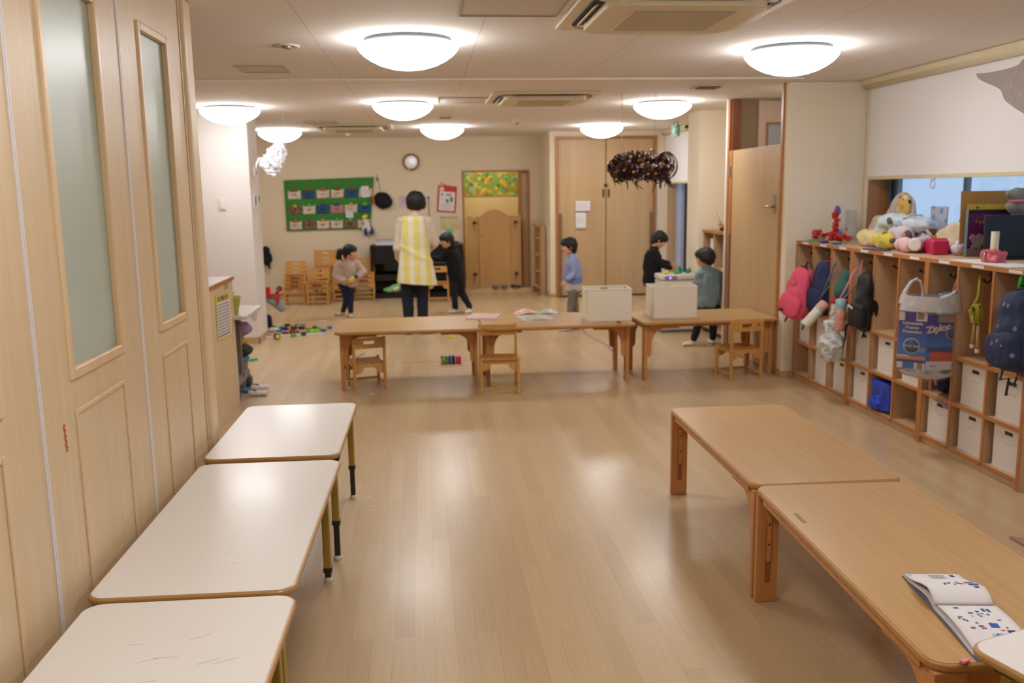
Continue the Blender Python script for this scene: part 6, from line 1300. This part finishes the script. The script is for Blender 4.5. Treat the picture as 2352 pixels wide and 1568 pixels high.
# ================= LEFT: CABINET, CART, PILLAR FITTINGS =================
t = thing('low_cabinet','low wooden cabinet with white top, a yellow chart on its side, beyond the partition','cabinet',(-1.45,6.1,0))
MB().box(-.45,0,-.95,.93,0,.962).build('cabinet_body', PART, t); b = MB(); b.prism(rr(-.46,.008,-.96,.938,.02),'Z',.962,.985); b.build('top_board', TABLEW, t)
b = MB(); b.box(.002,.012,-.955,.935,.955,.986); b.box(-.45,.012,.93,.942,.955,.986); b.build('front_edging', TRIMW, t, bevel=.003)
MB().box(.0,.004,.90,.915,.05,.40).build('white_strip', PAPER, t)
t = thing('alphabet_chart','yellow-framed chart with rows of small colourful marks on the cabinet side','poster',(-1.447,6.66,.73))
T = Matrix.Rotation(rad(-2.5),4,'X')
MB().box(0,.0015,-.235,.235,-.16,.16,T=T).build('chart_border', mat('chart_yellow', rgb(222,204,60), .6), t); MB().box(.0015,.002,-.215,.215,-.145,.105,T=T).build('chart_field', PAPER, t)
random.seed(12); MC = [mat('mark_blue',rgb(90,120,170),.7),mat('mark_red',rgb(190,110,100),.7),mat('mark_green',rgb(110,150,100),.7),mat('mark_brown',rgb(150,110,80),.7),mat('mark_black',rgb(40,40,40),.7)]
bs_ = [MB() for _ in MC]
for i in range(13):
    for j in range(11): bs_[random.randrange(4) if j else 4].box(.002,.0028,-.205+.031*i,-.205+.031*i+.018,-.138+.022*j,-.138+.022*j+.014,T=T)
for i in range(9): bs_[i%5].box(.0015,.0028,-.19+.04*i,-.19+.04*i+.028,.115,.15,T=T)
for q,mm in zip(bs_,MC): q.build('chart_marks', mm, t)
tag(MB().box(0,.002,-.11,.02,-.02,.02).build('clear_tape', film('tape_film', rgb(210,200,180),.4), None, (-1.449,6.85,.93)),'strip of clear tape on the cabinet above the yellow chart','tape')
# rolling cart/desk
t = thing('rolling_desk','grey metal desk on castors with pale top standing past the cabinet','desk',(-1.55,7.35,0))
b = MB(); b.prism(rr(-.36,.20,-.38,.30,.04),'Z',.655,.685); b.build('desktop', mat('pale_desktop', rgb(206,200,190), .4), t, bevel=.008, seg=3)
b = MB(); b.box(.03,.075,-.03,.02,.14,.60); b.build('post', GREY, t, bevel=.004); b = MB(); b.box(-.25,.0,-.04,.02,.42,.655); b.build('modesty_panel', mat('dark_grey_metal', rgb(84,78,76), .5), t, bevel=.004)
b = MB(); b.prism([(-.30,.10),(.27,.10),(.27,.16),(.05,.19),(-.30,.15)],'X',.03,.075); b.build('foot_bar', GREY, t, bevel=.004)
b = MB(); b.box(-.02,.075,-.04,.04,.56,.655); b.build('bracket', GREY, t)
for y,x in ((-.26,.06),(.25,.06)):
    w_ = MB().cyl((x-.02,y,.055),(x+.03,y,.055),.052,seg=24).build('castor', mat('castor_grey', rgb(70,68,68), .5), t, bevel=.008); MB().box(x-.015,x+.015,y-.02,y+.02,.09,.12).build('castor_fork', DARKP, w_)
t = thing('yellow_bucket','pale yellow-green plastic cup on the rolling desk','bucket',(-1.475,7.08,.686)); MB().lathe([(0,0),(.045,0),(.068,.13),(.085,.135),(.085,.142),(.065,.138),(.04,.008)],seg=28).build('cup_body', mat('lime_cup', rgb(200,206,90), .45), t)
tag(MB().lathe([(0,.0),(.036,0),(.046,.05),(.050,.055),(.042,.05),(.03,.01)],seg=24).build('lilac_cup', mat('lilac_cup', rgb(140,136,180), .5), None, (-1.50,7.08,.80)),'small lilac cup standing inside the yellow-green cup','cup')
t = thing('clothes_heap','lilac, mustard and dark clothes heaped under the rolling desk','clothes',(-1.58,7.52,.18))
b = MB(); b.ell((.02,0,.32),(.14,.14,.075)); b.fuse('lilac_cloth', mat('lilac_cloth2', rgb(150,116,150), .9, var=.15, bump=.4), t, voxel=.010, smooth=3, wr=.02)
b = MB(); b.ell((0,-.02,.23),(.12,.12,.05)); b.fuse('mustard_cloth', mat('mustard_cloth', rgb(190,150,60), .9, bump=.4), t, voxel=.010, smooth=3, wr=.015)
b = MB(); b.ell((.02,-.03,.15),(.15,.13,.06)); b.fuse('dark_cloth', mat('dark_olive_cloth', rgb(52,48,36), .9, bump=.4), t, voxel=.010, smooth=3, wr=.02)
b = MB(); b.ell((.01,-.04,.09),(.14,.12,.03)); b.fuse('blue_cloth', mat('sky_cloth', rgb(70,140,190), .9), t, voxel=.010, smooth=3, wr=.015)
t = thing('laundry_bin','pale lilac bin under the heaped clothes','bin',(-1.60,7.52,0)); MB().lathe([(0,.0),(.10,0),(.135,.24),(.14,.245),(.13,.24),(.09,.01)],seg=28).build('bin_body', mat('lilac_bin', rgb(150,136,150), .5), t)
t = thing('indoor_shoe','white child\'s indoor shoe lying in front','shoe',(0,0,0)) if False else None
def shoe(label, loc, rz):
    t = thing('indoor_shoe', label, 'shoe', loc, rz, 'white indoor shoes by the desk')
    b = MB(); b.ell((0,.0,.020),(.075,.028,.020)); b.ell((.05,0,.020),(.035,.033,.020)); b.ell((-.045,0,.028),(.032,.026,.026)); b.fuse('upper', SHOEW, t, voxel=.005, smooth=3)
    b = MB(); b.ell((-.035,0,.046),(.028,.014,.012)); b.build('opening', mat('shoe_inside', rgb(120,104,90), .8), t); b = MB(); b.tube([(-.005,-.026,.03),(0,0,.043),(-.005,.026,.03)],.006,8); b.build('strap_band', PAPER, t)
    return t
sh1 = shoe('white indoor shoe lying nearer the camera by the desk castor',(-1.36,7.27,0),rad(5)); copytree(sh1,(-1.37,7.43,.012),rad(28),'white indoor shoe behind the other by the desk castor')
tag(MB().ell((0,0,.02),(.07,.05,.018)).build('blue_cloth', mat('sky_cloth', rgb(70,140,190), .9), None, (-1.45,7.42,.0)),'blue cloth corner between desk castors and white shoes','cloth')
# pillar fittings
def plate(label,name,loc,sz,side=False,parts=()):
    t = thing(name,label,{'light_switch':'switch','thermostat':'thermostat'}.get(name,'wall fitting'),loc); sx,sz_ = sz
    if side: MB().box(0,.012,-sx/2,sx/2,-sz_/2,sz_/2).build('plate', WHITEP, t, bevel=.003)
    else: MB().box(-sx/2,sx/2,-.012,0,-sz_/2,sz_/2).build('plate', WHITEP, t, bevel=.003)
    return t
t = plate('white light switch plate on the front of the white pillar','light_switch',(-2.085,9.88,1.495),(.075,.125))
for k in range(3): MB().box(-.02,.02,-.018,-.010,-.045+.032*k,-.019+.032*k).build('rocker', IVORY, t, bevel=.003)
t = plate('white wall controller with green screen on the pillar\'s side','thermostat',(-1.79,10.06,1.52),(.13,.13),True); MB().box(.012,.014,.0,.05,-.04,.05).build('screen', mat('green_screen', rgb(30,90,60), .3), t)
t = plate('second white wall controller farther along the pillar\'s side','thermostat',(-1.79,10.30,1.52),(.10,.14),True); MB().box(.012,.014,-.035,.035,-.01,.05).build('screen', mat('blue_screen', rgb(80,90,130), .3), t)
t = plate('long pale notice plate low on the pillar\'s side','wall_plate',(-1.79,10.22,1.28),(.12,.26),True)
t = thing('coat_hook','small hook with white cloth on the pillar\'s side','hook',(-1.79,10.12,1.83)); MB().box(0,.02,-.02,.02,-.05,.05).build('hook_plate', WHITEP, t, bevel=.004); MB().tube([(.02,0,0),(.05,0,-.01),(.055,0,.02)],.006,8).build('hook_arm', WHITEP, t)
t = thing('corner_guard','translucent oval guard low on the pillar\'s front','guard',(-1.83,9.878,.34)); MB().ell((0,0,0),(.035,.012,.09)).build('guard_body', film('guard_film', rgb(214,196,160),.5), t)

# ================= BOOKLET AND CRUMB ON THE NEAR TABLE =================
t = thing('open_booklet','curled open instruction booklet with blue tabs and small coloured pictures on the near table','booklet',(1.400,2.135,.464),rad(0))
# local long axis from far end to near end
A = Vector((.047,.236,0)); Bv = Vector((-.022,-.215,0))
ax_ = (Bv-A).normalized(); lft = Vector((ax_.y,-ax_.x,0))                     # pages run along ax_; sideways lft
ln = (Bv-A).length; HW = .077
def zc(s):     # height of the page surface along the booklet, s in metres from the far end
    u = s/ln
    if u < .34: return .010+.012*u/.34+.020*math.sin(PI*min(1,u/.34)*.5)**3
    if u < .48: return .010+.035*math.cos((u-.34)/.14*PI/2)**.5 if u<.479 else .010
    return .018-.012*((u-.48)/.52)+.010*math.sin((u-.48)/.52*PI)
def pg(s,q,dz=0): p = A+ax_*s+lft*q*(1+.0*s); return Vector((p.x,p.y,zc(s)+dz))
b = MB(); b.grid(lambda u,v: pg(u*ln*.475,(v-.5)*2*HW),30,8); b.build('rolled_page', PAPER, t, solid=.0015)
b = MB(); b.grid(lambda u,v: pg(ln*.48+u*ln*.52,(v-.5)*2*HW-.006),30,8); b.build('open_page', PAPER, t, solid=.0015)
b = MB(); b.grid(lambda u,v: (lambda p:Vector((p.x,p.y,max(.0008,p.z*.45))))(pg(u*ln,(v-.5)*2*HW*.98+.004)),30,6); b.build('lower_pages', mat('page_edge', rgb(200,192,190), .8), t, solid=.003)
b = MB(); b.grid(lambda u,v: (lambda p:Vector((p.x,p.y,max(.0005,p.z*.2))))(pg(-.004+u*(ln+.03),(v-.5)*2*HW*1.05)),30,6); b.build('blue_cover', mat('cover_navy', rgb(30,60,140), .4), t, solid=.0008)
random.seed(6)
def prn(nm, s0,s1,q0,q1,m_,dz=.0016):
    b = MB(); b.grid(lambda u,v: pg(s0+(s1-s0)*u,q0+(q1-q0)*v,dz),4,2); b.build(nm, m_, t)
TB = mat('print_tab_blue', rgb(46,80,160), .5); TR_ = mat('print_dark_red', rgb(170,44,60), .6); TG = mat('print_grey', rgb(90,92,96), .6); TC = mat('print_cyan', rgb(150,200,230), .6); TBL = mat('print_mid_blue', rgb(40,90,170), .6)
sgn = 1 if lft.x > 0 else -1
def S_(q): return q*sgn
for s0,q0 in ((.010,.045),(.098,.046),(.125,.046),(.150,.050),(.098,.058),(.125,.060)): prn('page_tab',s0,s0+.018,S_(q0),S_(q0+.012),TB)
prn('page_tab',.006,.014,S_(-.070),S_(-.058),TC)
for k in range(9): prn('drawing',.10+random.uniform(-.01,.035),.115+random.uniform(0,.03),S_(-.02+.007*k),S_(-.014+.007*k),random.choice([TR_,TB,TG,TBL]))
for k in range(3): prn('drawing',.015+.012*k,.018+.012*k,S_(-.015),S_(.03),TG)
for k in range(26):
    s0 = .225+random.random()*.17; q0 = random.uniform(-.058,.052); w_ = random.uniform(.004,.013); prn('drawing',s0,s0+random.uniform(.003,.011),S_(q0),S_(q0+w_),random.choice([TR_,TR_,TB,TBL,TG,TG,TC]))
prn('drawing',.243,.262,S_(.030),S_(.038),TBL); prn('drawing',.246,.266,S_(.042),S_(.050),TBL); prn('drawing',.330,.352,S_(.012),S_(.034),TBL); prn('drawing',.363,.378,S_(.044),S_(.064),mat('print_navy2',rgb(40,44,80),.6))
prn('ruled_line',.303,.3036,S_(-.065),S_(.065),mat('rule_pink',rgb(220,190,200),.7))
tag(MB().obox((0,0,.005),(.022,.014,.008),(0,0,.4)).build('eraser_scrap', mat('eraser_pink', rgb(232,140,146), .7), None, (1.262,1.905,.464), bevel=.002),'small pink eraser scrap at the near end of the wooden table','eraser')
